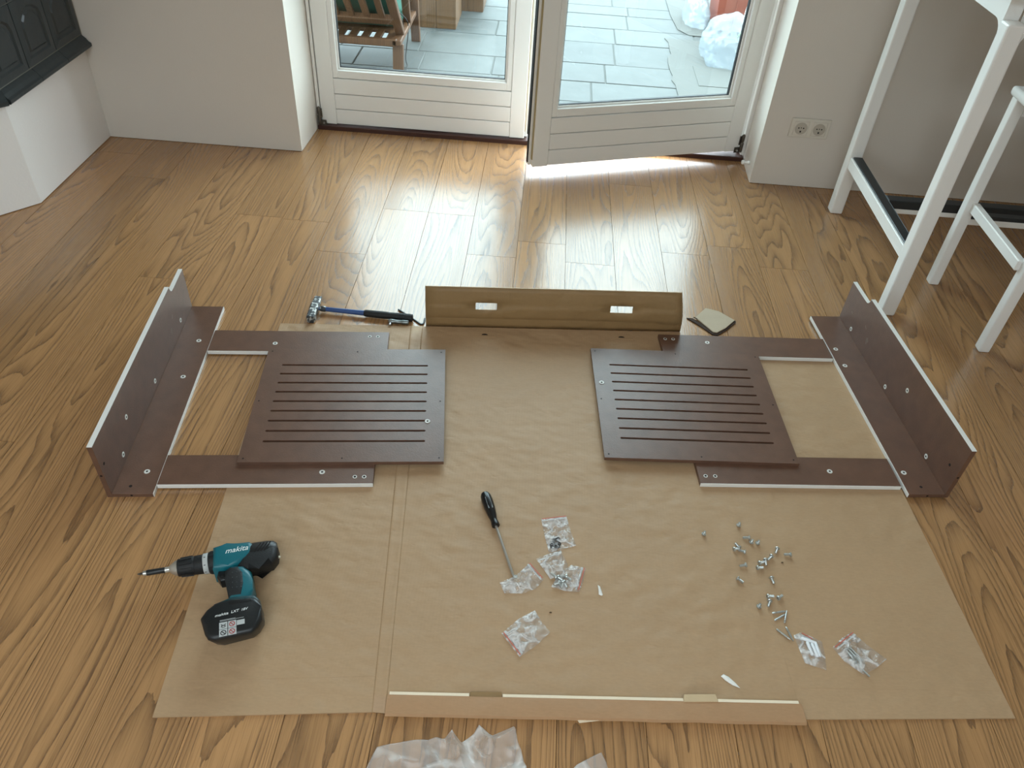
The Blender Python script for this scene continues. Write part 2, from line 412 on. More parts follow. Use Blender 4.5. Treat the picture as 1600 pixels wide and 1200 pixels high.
hinge(dl, -.006, -.014, 1); hinge(dr, .95, -.012, -1)

# small items on the right wall
t = thing('double_socket', 'cream double wall socket on the wall beside the white table', 'socket', (1.069, 3.118, .254))
b = BM(); box(b, -.078, .078, -.009, 0, -.039, .039, .003, 2); obj('cover_plate', b, socket_m, t)
for s in (-1, 1):
    x = s * .036
    b = BM(); box(b, x - .029, x + .029, -.0125, -.008, -.029, .029, .002); ins = obj('socket_insert', b, socket_m, t)
    b = BM()
    n = 24; prof = [(.024, .0130), (.0215, .0128), (.0195, .0080), (.0, .0080)]
    lathe(b, [(.0245, 0), (.0245, .0012), (.0205, .0014), (.0195, .0005), (.001, .0005)], (x, -.0124, 0), (0, -1, 0), n=24); obj('cup_rim', b, mat('socket_cup', '#b9b1a4', .4, bump=.01), ins)
    b = BM()
    for hx, hz, r in ((-.0095, .002, .0027), (.0095, .002, .0027), (0, .003, .002)):
        lathe(b, [(r, 0), (r, .0008)], (x + hx, -.0131, hz), (0, -1, 0), n=10)
    box(b, x - .003, x + .003, -.0139, -.0131, -.0155, -.009); obj('contact_hole', b, hole_m, ins)
t = thing('door_stop', 'small white door stop plug on the right door reveal', 'door stop', (.893, 3.2, .052))
b = BM(); lathe(b, [(.009, 0), (.009, .006), (.006, .009), (.006, .02), (.0095, .024), (.0095, .030), (.007, .033)], (0, 0, 0), (-1, 0, 0), n=14); obj('plug', b, table_w, t, True)

# ------------------------------------------------------------------ white bar table and stool
T = thing('bar_table', 'tall white bar table with dark strips on its foot rails', 'table', (1.203, 2.235, 0))
TX, TY = 1.05, .69          # spans between leg centres
lw = .048
for i, (x, y) in enumerate(((0, 0), (0, TY), (TX, 0), (TX, TY))):
    b = BM(); box(b, x - lw / 2, x + lw / 2, y - lw / 2, y + lw / 2, 0, .925, .006, 2)
    obj('leg', b, table_w, T)
def apron(name, x0, y0, x1, y1):
    """board between two legs with rounded lower corners"""
    L = math.hypot(x1 - x0, y1 - y0); r = .045
    pts = [(r - r * math.cos(math.pi / 2 * k / 6), .885 + .035 - r + r * math.sin(math.pi / 2 * k / 6)) for k in range(7)]
    pts = pts + [(L - q, z) for q, z in pts[::-1]] + [(L, 1.0), (0, 1.0)]
    b = BM(); mm = Matrix(((1, 0, 0, 0), (0, 0, -1, 0), (0, 1, 0, 0), (0, 0, 0, 1)))
    prism(b, pts, -.02, .02, 0, 1, mm)
    a = math.atan2(y1 - y0, x1 - x0)
    bmesh.ops.transform(b, matrix=Matrix.Translation((x0, y0, 0)) @ Matrix.Rotation(a, 4, 'Z'), verts=b.verts)
    obj(name, b, table_w, T)
h_ = lw / 2
apron('apron', 0, h_, 0, TY - h_); apron('apron', TX, h_, TX, TY - h_); apron('apron', h_, 0, TX - h_, 0); apron('apron', h_, TY, TX - h_, TY)
b = BM(); box(b, -.06, TX + .06, -.06, TY + .06, 1.0, 1.04, .006, 2); obj('table_top', b, table_w, T)
for x in (0, TX):
    b = BM(); box(b, x - .019, x + .019, h_ - .002, TY - h_ + .002, .195, .238, .002); rl = obj('foot_rail', b, table_w, T)
    b = BM(); box(b, x - .013, x + .0195, h_ + .004, TY - h_ - .004, .238, .244, .002); 
    box(b, x + .019, x + .0215, h_ + .004, TY - h_ - .004, .212, .244, .001); obj('rail_strip', b, strip_k, rl)
b = BM(); box(b, .019, TX - .019, TY / 2 - .019, TY / 2 + .019, .195, .238, .002); rl = obj('foot_rail', b, table_w, T)
b = BM(); box(b, .022, TX - .022, TY / 2 - .0195, TY / 2 + .0195, .238, .244, .002)
box(b, .022, TX - .022, TY / 2 - .0215, TY / 2 - .019, .214, .244, .001); obj('rail_strip', b, strip_k, rl)

ST = thing('bar_stool', 'white bar stool with square legs beside the white table', 'stool', (1.432, 2.045, 0))
sw = .034; SX, SY = .40, .40
for x, y in ((.03, .02), (0, SY), (SX, .02), (SX, SY)):
    b = BM(); box(b, x - sw / 2, x + sw / 2, y - sw / 2, y + sw / 2, 0, .665, .004, 2); obj('leg', b, table_w, ST)
b = BM(); box(b, -.025, SX + .03, -.025, SY + .03, .662, .692, .011, 3); obj('seat', b, table_w, ST, True)
for x in (.012, SX):
    b = BM(); box(b, x - .012, x + .012, .03, SY - .015, .288, .322, .003); obj('side_stretcher', b, table_w, ST)
b = BM(); box(b, .015, SX - .015, SY - .014, SY + .014, .240, .268, .002); rl = obj('foot_rail', b, table_w, ST)
b = BM(); box(b, .018, SX - .018, SY - .016, SY + .015, .262, .276, .002); obj('rail_strip', b, strip_k, rl)
b = BM(); box(b, .03, SX - .015, .008, .032, .36, .394, .003); obj('side_stretcher', b, table_w, ST)
for y in (0.02, SY):
    b = BM(); box(b, .02, SX - .01, y - .01, y + .01, .61, .664, .002); obj('seat_rail', b, table_w, ST)

# ------------------------------------------------------------------ outdoors: terrace
ZT = -.03
tb = BM(); box(tb, -6, 6, 3.46, 9.5, -.12, ZT - .003); terr = struct('terrace_floor', tb, mat('paving_joint', '#555754', .95, bump=.2, bscale=90), label='pale stone paving of the terrace outside')
stone = bpy.data.materials.new('paving_stone'); stone.use_nodes = True; MATS['paving_stone'] = stone
nt = stone.node_tree; bs = nt.nodes['Principled BSDF']; tc = nt.nodes.new('ShaderNodeTexCoord'); oi = nt.nodes.new('ShaderNodeObjectInfo')
n1 = nt.nodes.new('ShaderNodeTexNoise'); n1.inputs['Scale'].default_value = 9; n1.inputs['Detail'].default_value = 8; n1.noise_dimensions = '4D'
nt.links.new(tc.outputs['Object'], n1.inputs['Vector'])
nt.links.new(math_node(nt, 'MULTIPLY', oi.outputs['Random'], 50), n1.inputs['W'])
mx = nt.nodes.new('ShaderNodeMix'); mx.data_type = 'RGBA'; mx.inputs[6].default_value = lin('#414341'); mx.inputs[7].default_value = lin('#575a58')
nt.links.new(n1.outputs[0], mx.inputs[0])
hs = nt.nodes.new('ShaderNodeHueSaturation'); nt.links.new(mx.outputs[2], hs.inputs['Color'])
v_ = math_node(nt, 'MULTIPLY_ADD', oi.outputs['Random'], .22); v_.node.inputs[2].default_value = .88; nt.links.new(v_, hs.inputs['Value'])
nt.links.new(hs.outputs[0], bs.inputs['Base Color']); bs.inputs['Roughness'].default_value = .6
bp = nt.nodes.new('ShaderNodeBump'); bp.inputs['Strength'].default_value = .4; bp.inputs['Distance'].default_value = .006
nt.links.new(n1.outputs[0], bp.inputs['Height']); nt.links.new(bp.outputs[0], bs.inputs['Normal'])
y = 3.47; rr = random.Random(11)
while y < 7.2:
    hgt = rr.choice((.19, .28, .36))
    x = -2.2 - rr.random() * .3
    while x < 2.3:
        L = rr.uniform(.32, .62)
        b = BM(); g = .004
        box(b, -L / 2 + g, L / 2 - g, -hgt / 2 + g, hgt / 2 - g, -.012, rr.uniform(-.001, .001), .002)
        o = obj('paving_slab', b, stone, terr, loc=(x + L / 2, y + hgt / 2, ZT))
        x += L
    y += hgt

# outdoor chair
wood_o = oak('chair_wood', '#3a2316', '#68452b', .5, ring=30, xs=12, ys=12)
green = mat('green_cushion', '#184a3c', .9, bump=.15, bscale=220, var=.15, vscale=8)
CH = thing('garden_chair', 'wooden slatted garden chair with green cushion on the terrace', 'chair', (-1.05, 4.3, ZT))
def cw(x, y, z): return (x + 1.05, y - 4.3, z - ZT)
x0, x1 = -1.36, -.765
for x in (x0, x1):
    b = BM(); bar(b, cw(x, 4.125, ZT), cw(x, 4.150, .115), .028, .055, (1, 0, 0), .003); obj('leg', b, wood_o, CH)
    b = BM(); bar(b, cw(x + .01, 4.66, ZT), cw(x + .01, 4.58, .40), .03, .05, (1, 0, 0), .003); obj('leg', b, wood_o, CH)
    b = BM(); bar(b, cw(x, 4.10, .133), cw(x, 4.66, .133), .026, .045, (1, 0, 0), .003); obj('side_rail', b, wood_o, CH)
    b = BM(); bar(b, cw(x, 4.22, .145), cw(x, 3.78, .60), .03, .045, (1, 0, 0), .003); obj('back_post', b, wood_o, CH)
    b = BM(); bar(b, cw(x + .02, 4.30, .315), cw(x + .02, 4.76, .34), .055, .03, (1, 0, 0), .006); obj('armrest', b, wood_o, CH)
    b = BM(); bar(b, cw(x + .005, 4.42, .13), cw(x + .005, 4.36, .31), .028, .04, (1, 0, 0), .003); obj('arm_post', b, wood_o, CH)
b = BM(); box(b, *[x0 + 1.05, x1 + 1.05], 4.10 - 4.3, 4.125 - 4.3, .113 - ZT, .150 - ZT, .004); obj('end_rail', b, wood_o, CH)
for k in range(9):
    xx = x0 + .04 + k * (x1 - x0 - .08) / 8
    b = BM(); box(b, xx - .018 + 1.05, xx + .018 + 1.05, 4.13 - 4.3, 4.66 - 4.3, .132 - ZT, .148 - ZT, .002); obj('seat_slat', b, wood_o, CH)
b = BM(); box(b, x0 + 1.05, x1 + 1.05, 4.255 - 4.3, 4.31 - 4.3, .130 - ZT, .149 - ZT, .002); obj('cross_slat', b, wood_o, CH)
def bk(z): return 4.22 - (z - .145) * .967
b = BM(); bar(b, cw(x0, bk(.235) , .235), cw(x1, bk(.235), .235), .03, .05, (0, -.72, .69), .003); obj('back_rail', b, wood_o, CH)
for k in range(7):
    xx = x0 + .07 + k * (x1 - x0 - .14) / 6
    b = BM(); bar(b, cw(xx, bk(.24), .24), cw(xx, bk(.60), .60), .032, .016, (0, -.69, -.72), .002); obj('back_slat', b, wood_o, CH)
b = BM(); bar(b, cw(x0, bk(.61), .61), cw(x1, bk(.61), .61), .03, .06, (0, -.72, .69), .003); obj('back_rail', b, wood_o, CH)
cus = thing('seat_cushion', 'green padded cushion lying in the garden chair', 'cushion', (-1.05, 4.32, .15))
b = BM(); box(b, -.275, .275, -.04, .34, .0, .06, .025, 3); obj('seat_pad', b, green, cus, True)
b = BM(); bb = BM(); box(bb, -.275, .275, 0, .055, .0, .50, .022, 3); merge(b, bb, Matrix.Translation((0, -.052, .005)) @ Matrix.Rotation(R(44), 4, 'X')); obj('back_pad', b, green, cus, True)
b = BM(); tube(b, smoothpath([(.272, -.02, .07), (.305, .03, .0), (.30, -.05, -.14), (.315, -.10, -.172), (.295, -.20, -.175), (.262, -.22, -.176)]), .003, 6)
obj('tie_cord', b, seal_m, cus, True)
b = BM(); tube(b, smoothpath([(.27, -.04, .06), (.285, .0, .0), (.275, -.07, -.12), (.29, -.13, -.174), (.27, -.21, -.175)]), .003, 6)
obj('tie_cord', b, seal_m, cus, True)

# wooden storage boxes
box_wood = oak('box_wood', '#46301c', '#6b4d30', .5, ring=18, xs=10, ys=2.5, plankvar=.06)
def wooden_box(label, x, y, W, D, Hh, n):
    t = thing('wooden_box', label, 'box', (x, y, ZT), 0, 'wooden boxes on the terrace')
    for k in range(n):
        a, c = k * W / n, (k + 1) * W / n
        b = BM(); box(b, a + .0008, c - .0008, 0, .018, .0, Hh, .0015); obj('front_board', b, box_wood, t)
    for xx in (0, W - .018):
        b = BM(); box(b, xx, xx + .018, .018, D, 0, Hh, .0015); obj('side_board', b, box_wood, t)
    b = BM(); box(b, 0, W, D - .018, D, 0, Hh, .0015); obj('back_board', b, box_wood, t)
    b = BM(); box(b, -.01, W + .01, -.01, D + .01, Hh, Hh + .018, .003); obj('lid', b, box_wood, t)
wooden_box('nearer of the two wooden boxes behind the garden chair', -.90, 4.905, .345, .33, .45, 3)
wooden_box('farther wooden box standing behind the nearer one', -.62, 5.28, .195, .3, .5, 2)

# pale sheets on the paving, bags, container
sheet_m = mat('dust_sheet', '#585854', .75, bump=.15, bscale=20, var=.08, vscale=4)
def sheet(name, label, pts, z, t=.003, cat='sheet'):
    b = BM(); prism(b, pts, z, z + t); return tag(obj(name, b, sheet_m), label, cat)
rg = random.Random(4)
edge = [(.67 + rg.uniform(-.016, .016) + .03 * (yy - 3.7), yy) for yy in [3.7 + .07 * i for i in range(20)]]
sheet('ground_sheet', 'pale grey sheet with ragged edge on the terrace under the plastic bags', [(1.75, 3.7)] + [(1.75, 5.0)] + edge[::-1][:-1] + [(.67, 3.7)], ZT + .0015)
sheet('ground_sheet', 'second pale sheet farther back beside the red container', [(.86, 5.12), (1.8, 5.08), (1.8, 6.3), (.78, 6.3), (.78, 5.5), (.80, 5.22)], ZT + .0015)
seam = BM(); box(seam, .82, 1.02, 4.02, 4.32, 0, .0022, .0006); tag(obj('paper_sheet', seam, sheet_m, loc=(0, .25, ZT + .0048)), 'small flat paper sheet lying on the ragged ground sheet', 'sheet')
bagm = clear_film('thin_bag_film', opacity=.30, rough=.25, bump=.6, bscale=14, gloss=.2, white=(.42, .5, .56, 1))
def blob_bag(name, label, loc, sx, sy, sz, seed):
    b = BM(); bmesh.ops.create_icosphere(b, subdivisions=5, radius=1)
    off = Vector((seed * 7.3, seed * 3.1, 0))
    for v in b.verts:
        p = v.co.copy()
        r = 1 + .22 * noise.noise(p * 1.6 + off) + .16 * (.5 - abs(noise.noise(p * 3.3 + off))) + .07 * (.5 - abs(noise.noise(p * 8 + off)))
        v.co = Vector((p.x * r * sx, p.y * r * sy, max(p.z * r * sz, -.35 * sz)))
    zz = min(v.co.z for v in b.verts)
    bmesh.ops.translate(b, verts=b.verts, vec=(0, 0, -zz))
    return tag(obj(name, b, bagm, smooth=True, loc=loc), label, 'plastic bag', 'plastic bags on the terrace')
blob_bag('plastic_bag', 'large crumpled clear plastic bag on the ragged ground sheet', (1.04, 4.74, ZT + .005), .155, .20, .16, 1)
blob_bag('plastic_bag', 'smaller crumpled plastic bag left of the red container', (.93, 5.42, ZT + .005), .075, .16, .12, 2)
red = mat('red_plastic', '#8a4534', .5, bump=.03, bscale=30)
t = thing('plant_tub', 'orange red plastic tub standing on the terrace', 'tub', (1.23, 5.38, ZT + .005))
b = BM()
prism(b, [(-.20, -.15), (.20, -.15), (.20, .15), (-.20, .15)], 0, .42, .012, 2)
for v in b.verts: k = 1 + .14 * v.co.z / .42; v.co.x *= k; v.co.y *= k
obj('body', b, red, t)
b = BM(); box(b, -.245, .245, -.19, .19, .40, .44, .008, 2); obj('rim', b, red, t)
for xx in (-.1, .02, .13):
    b = BM(); bar(b, (xx, -.150, .01), (xx, -.169, .40), .012, .008, (1, 0, 0), .002); obj('rib', b, red, t)
leafm = mat('leaf', '#7f9a3a', .5, bump=.1, var=.2, vscale=20)
b = BM(); p = smoothpath([(0, 0, 0), (.04, -.01, .06), (.10, -.03, .09), (.17, -.05, .07)], 5)
vs = [(b.verts.new(q + Vector((0, .018 * math.sin(math.pi * (i + .6) / (len(p) + .6)), .004))), b.verts.new(q + Vector((0, 0, -.004))), b.verts.new(q - Vector((0, .018 * math.sin(math.pi * (i + .6) / (len(p) + .6)), -.004)))) for i, q in enumerate(p)]
for A, B in zip(vs, vs[1:]): b.faces.new((A[0], A[1], B[1], B[0])); b.faces.new((A[1], A[2], B[2], B[1]))
o = tag(obj('plant_leaf', b, leafm, loc=(1.13, 5.06, ZT + .01)), 'yellowish green leaf lying in front of the red tub', 'leaf')
md = o.modifiers.new('thickness', 'SOLIDIFY'); md.thickness = .002
b = BM(); tube(b, smoothpath([(1.20, 5.0, ZT + .012), (1.17, 5.10, ZT + .10), (1.19, 5.17, ZT + .2), (1.24, 5.18, ZT + .24), (1.29, 5.17, ZT + .2), (1.31, 5.13, ZT + .1), (1.31, 5.08, ZT + .012)]), .005, 8)
tag(obj('white_cord', b, table_w, smooth=True), 'white cord looped in front of the red tub', 'cord')

# ------------------------------------------------------------------ cardboard
def cardboard(name, col, axis):
    m = mat(name, col, .58, spec=.45)
    nt = m.node_tree; L = nt.links; b = nt.nodes['Principled BSDF']; tc = nt.nodes.new('ShaderNodeTexCoord')
    def nz(scale, det, stretch=(1, 1, 1), rough=.5):
        mp = nt.nodes.new('ShaderNodeMapping'); mp.inputs['Scale'].default_value = stretch; L.new(tc.outputs['Object'], mp.inputs[0])
        n = nt.nodes.new('ShaderNodeTexNoise'); n.inputs['Scale'].default_value = scale; n.inputs['Detail'].default_value = det
        n.inputs['Roughness'].default_value = rough; L.new(mp.outputs[0], n.inputs['Vector']); return n.outputs[0]
    c = lin(col); fib = nz(90, 6, (1, 3, 1)); blot = nz(5, 4)
    f = math_node(nt, 'ADD', math_node(nt, 'MULTIPLY', fib, .6), math_node(nt, 'MULTIPLY', blot, .4))
    mx = nt.nodes.new('ShaderNodeMix'); mx.data_type = 'RGBA'
    mx.inputs[6].default_value = tuple(x * .84 for x in c[:3]) + (1,); mx.inputs[7].default_value = tuple(x * 1.16 for x in c[:3]) + (1,)
    L.new(f, mx.inputs[0]); L.new(mx.outputs[2], b.inputs['Base Color'])
    # dents: irregular creases plus faint corrugation
    dent = nz(13, 3, (1, 1.5, 1), .55); dent2 = nz(34, 2, (1, 1.6, 1), .5)
    mr = nt.nodes.new('ShaderNodeMapRange'); mr.inputs[1].default_value = .58; mr.inputs[2].default_value = .78; mr.interpolation_type = 'SMOOTHSTEP'
    L.new(dent, mr.inputs[0])
    mr2 = nt.nodes.new('ShaderNodeMapRange'); mr2.inputs[1].default_value = .62; mr2.inputs[2].default_value = .78; mr2.interpolation_type = 'SMOOTHSTEP'
    L.new(dent2, mr2.inputs[0])
    wv = nt.nodes.new('ShaderNodeTexWave'); wv.bands_direction = axis; wv.inputs['Scale'].default_value = 42; L.new(tc.outputs['Object'], wv.inputs[0])
    soft = nz(19, 1.2, (1, 1.35, 1), .4); fade = nz(3.2, 1)
    h = math_node(nt, 'ADD', math_node(nt, 'MULTIPLY', mr.outputs[0], -.30), math_node(nt, 'MULTIPLY', mr2.outputs[0], -.10))
    h = math_node(nt, 'ADD', h, math_node(nt, 'MULTIPLY', math_node(nt, 'MULTIPLY', soft, fade), 3.0))
    h = math_node(nt, 'ADD', h, math_node(nt, 'MULTIPLY', wv.outputs[1], .020))
    bp = nt.nodes.new('ShaderNodeBump'); bp.inputs['Strength'].default_value = .55; bp.inputs['Distance'].default_value = .006
    L.new(h, bp.inputs['Height']); L.new(bp.outputs[0], b.inputs['Normal'])
    return m
card = cardboard('cardboard', '#b0916f', 'X')
card_in = cardboard('cardboard_flap', '#93764f', 'X')
card_cut = mat('cut_paper_edge', '#efdfc4', .85, bump=.1, bscale=150)
CB = thing('cardboard_sheet', 'big unfolded brown cardboard box lying flat as a work mat', 'cardboard', (0, 0, 0))
def quad_panel(name, c, z, t, m, n=(30, 40), amp=.0008, parent=CB, seed=0):
    b = BM(); P = [Vector((*p, 0)) for p in c]; g = []
    for j in range(n[1] + 1):
        row = []
        for i in range(n[0] + 1):
            u, v = i / n[0], j / n[1]
            p = (P[0] * (1 - u) + P[1] * u) * (1 - v) + (P[3] * (1 - u) + P[2] * u) * v
            k = min(1, 6 * min(u, 1 - u, v, 1 - v))
            row.append(b.verts.new((p.x, p.y, z + t + amp * k * (noise.noise(Vector((p.x * 6, p.y * 6, seed))) - .2))))
        g.append(row)
    for j in range(n[1]):
        for i in range(n[0]): b.faces.new((g[j][i], g[j][i + 1], g[j + 1][i + 1], g[j + 1][i]))
    per = g[0] + [r[-1] for r in g[1:]] + g[-1][-2::-1] + [r[0] for r in g[-2:0:-1]]
    lo = [b.verts.new((v.co.x, v.co.y, z)) for v in per]; k = len(per)
    for i in range(k): b.faces.new((per[i], lo[i], lo[(i + 1) % k], per[(i + 1) % k]))
    return obj(name, b, m, parent, True)
quad_panel('side_panel', [(-.646, .670), (-.236, .716), (-.355, 1.944), (-.752, 1.906)], .0005, .003, card, seed=1)
quad_panel('middle_panel', [(-.210, .714), (.612, .775), (.490, 2.022), (-.318, 1.948)], .0005, .003, card, seed=5)
quad_panel('side_panel', [(.6122, .775), (1.046, .815), (.965, 1.985), (.492, 2.0)], .0005, .003, card, seed=9)
def crease(a, a2, c, c2, hgt):
    """bent strip between two panels: two ridges with a shallow valley"""
    b = BM(); prof = [(0, 0), (.12, hgt), (.28, hgt * .45), (.5, hgt * .3), (.72, hgt * .45), (.88, hgt), (1, 0)]
    rows = []
    for j in range(25):
        v = j / 24; l = Vector(a).lerp(Vector(c), v); r = Vector(a2).lerp(Vector(c2), v)
        rows.append([b.verts.new((*l.lerp(r, s), .0034 + q * (.7 + .5 * noise.noise(Vector((v * 9, 3, 0)))))) for s, q in prof])
    for A, B in zip(rows, rows[1:]):
        for i in range(len(prof) - 1): b.faces.new((A[i], A[i + 1], B[i + 1], B[i]))
    o = obj('crease', b, card, CB, True); md = o.modifiers.new('thickness', 'SOLIDIFY'); md.thickness = .0028; md.offset = -1
crease((-.237, .716), (-.209, .716), (-.356, 1.944), (-.317, 1.948), .0022)
for p, q in (((-.63, .745), (-.245, .79)), ((.62, .842), (1.035, .872))):
    b = BM(); tube(b, [(*Vector(p).lerp(Vector(q), k / 8), .0026) for k in range(9)], .0013, 6); obj('score_line', b, card, CB, True)
# standing back flap with two hand holes
fo = Vector((-.309, 1.953, .0)); fa = math.atan2(.075, .801); FL = .804
def bend(s, z):
    """slight s-curve of the flap, leaning back above, and curling at its right end"""
    return .012 * math.sin(z / .142 * math.pi * .9) - .010 * (z / .142) + .012 * max(0, (s - .6) / .2) ** 2 * math.sin(z / .142 * math.pi)
b = BM(); ss = [0, .05, .10, .153, .186, .218, .30, .38, .46, .52, .569, .604, .638, .70, .74, .77, FL]
zs = [0, .012, .024, .034, .037, .050, .069, .080, .083, .094, .112, .127, .142]
gv = {}
for i, s in enumerate(ss):
    for j, z in enumerate(zs):
        crz = .0018 if z in (.034, .083) else 0
        s2 = s - (.020 * (z / .142) if s > .75 else 0) * (s - .75) / (FL - .75)
        gv[i, j] = b.verts.new((s2, -bend(s, z) + crz + .001, z + .0035 if z else .0006))
for i in range(len(ss) - 1):
    for j in range(len(zs) - 1):
        if zs[j] >= .069 and zs[j + 1] <= .0941 and (ss[i] in (.153, .186) or ss[i] in (.569, .604)): continue
        b.faces.new((gv[i, j], gv[i + 1, j], gv[i + 1, j + 1], gv[i, j + 1]))
o = obj('back_flap', b, card_in, CB, True); o.location = fo; o.rotation_euler.z = fa
md = o.modifiers.new('thickness', 'SOLIDIFY'); md.thickness = .003; md.offset = 1
b = BM(); tube(b, [(s - (.020 * (s - .75) / (FL - .75) if s > .75 else 0), .0115 - .0 - .003, .1462) for s in ss], .0011, 6)
e_ = obj('flap_edge', b, card_cut, o, True)
for x, y in ((-.123, 1.928), (.302, 1.970)):
    b = BM(); box(b, -.036, .036, -.010, .009, 0, .0009, .0003)
    tb_ = obj('hand_tab', b, card, CB, loc=(x, y, .0036), rz=fa)
    b = BM(); prism(b, [(.013 * math.cos(math.pi * k / 10), .009 * math.sin(math.pi * k / 10)) for k in range(11)], 0, .0003)
    o2 = obj('thumb_notch', b, hole_m, tb_); o2.location = (0, -.001, .0009); o2.scale = (.75, .75, 1)
# front flap, folded over and flat
def sw_(s, y): a = math.atan2(.053, .821); return (-.209 + s * math.cos(a) - y * math.sin(a), .708 + s * math.sin(a) + y * math.cos(a))
b = BM(); rows = []; N = 80
for i in range(N + 1):
    s = .823 * i / N; wv = noise.noise(Vector((s * 9, 2, 0))) * .0012; ed = noise.noise(Vector((s * 14, 7, 0))) * .0014
    rows.append([b.verts.new((*sw_(s, y), z)) for y, z in ((.002 + ed, .004), (-.001 + ed, .009), (.002 + ed, .0145 + wv), (.014, .0158 + wv), (.030, .0152 - wv), (.040, .0146), (.0405, .004))])
for A, B in zip(rows, rows[1:]):
    for k in range(7): b.faces.new((A[k], A[(k + 1) % 7], B[(k + 1) % 7], B[k]))
b.faces.new(rows[0]); b.faces.new(rows[-1][::-1])
ff = obj('front_flap', b, cardboard('cardboard_front', '#ae8864', 'X'), CB, True)
b = BM()
for s0, s1 in ((.004, .160), (.226, .585), (.655, .818)):
    prism(b, [sw_(s0, .0402), sw_(s1, .0402), sw_(s1, .0462), sw_(s0, .0462)], .004, .0150)
obj('raw_edge', b, card_cut, ff)
b = BM(); prism(b, [sw_(.585, .038), (sw_(.655, .040)), sw_(.652, .056), sw_(.588, .054)], .013, .0165, .0006, 1); obj('lock_tab', b, mat('pale_cardboard', '#c9b08c', .8, bump=.1, bscale=90), ff)
b = BM(); prism(b, [sw_(.162, .041), (sw_(.224, .041)), sw_(.224, .053), sw_(.162, .052)], .006, .0105, .0006, 1); obj('lock_tab', b, card_in, ff)
b = BM(); prism(b, [sw_(.375, -.006), sw_(.415, -.0005), sw_(.415, .003), (sw_(.372, -.001))], .009, .0105); obj('torn_lip', b, card_cut, ff)

# torn scrap of cardboard on the floor
t = thing('cardboard_scrap', 'small torn square of pale cardboard on the floor beside the standing flap', 'cardboard', (.60, 2.10, .0005))
b = BM(); prism(b, [(-.052, .006), (-.012, .062), (.03, .05), (.076, .006), (.04, -.040), (.008, -.068), (-.004, -.066)], 0.004, .0075, .0006, 1); obj('top_layer', b, mat('pale_card', '#b5a58d', .8, bump=.25, bscale=30, var=.06, vscale=20), t)
b = BM(); prism(b, [(-.080, .004), (-.060, .004), (-.01, -.048), (.03, .04), (.080, .008), (.079, -.001), (.042, -.046), (.010, -.077), (-.006, -.075), (-.045, -.030)], 0, .0035); obj('torn_layer', b, mat('scorched_edge', '#3a2a20', .9, bump=.3, bscale=120), t)
b = BM(); tube(b, [(-.058, .006, .006), (-.042, -.004, .006), (-.036, -.016, .0055)], .0014, 6); obj('torn_strip', b, MATS['scorched_edge'], t)

# ------------------------------------------------------------------ brown boards
film = mat('brown_film', '#66493a', .36, bump=.06, bscale=260, var=.3, vscale=26, spec=.62)
film_d = film
lam = mat('white_laminate', '#e9e7e2', .35, bump=.01)
capw = mat('cap_plastic', '#d9d8d2', .35, bump=.02)
Tk = .012
cap_me = None
def cap(parent, x, y, z, nrm=(0, 0, 1), r=.0072):
    b = BM(); lathe(b, [(r, 0), (r, .0006), (r * .86, .0014), (r * .45, .0012), (r * .38, .0006), (.0002, .0006)], (x, y, z), nrm, n=18); c_ = obj('cam_cap', b, capw, parent, True)
    b = BM(); lathe(b, [(r * .36, 0), (r * .36, .0003)], Vector((x, y, z)) + Vector(nrm) * .0007, nrm, n=8); obj('cap_slot', b, hole_m, c_)
def hole(parent, x, y, z, nrm=(0, 0, 1), r=.004):
    b = BM(); lathe(b, [(r, 0), (r, .0003)], (x, y, z), nrm, n=12); obj('drill_hole', b, hole_m, parent)
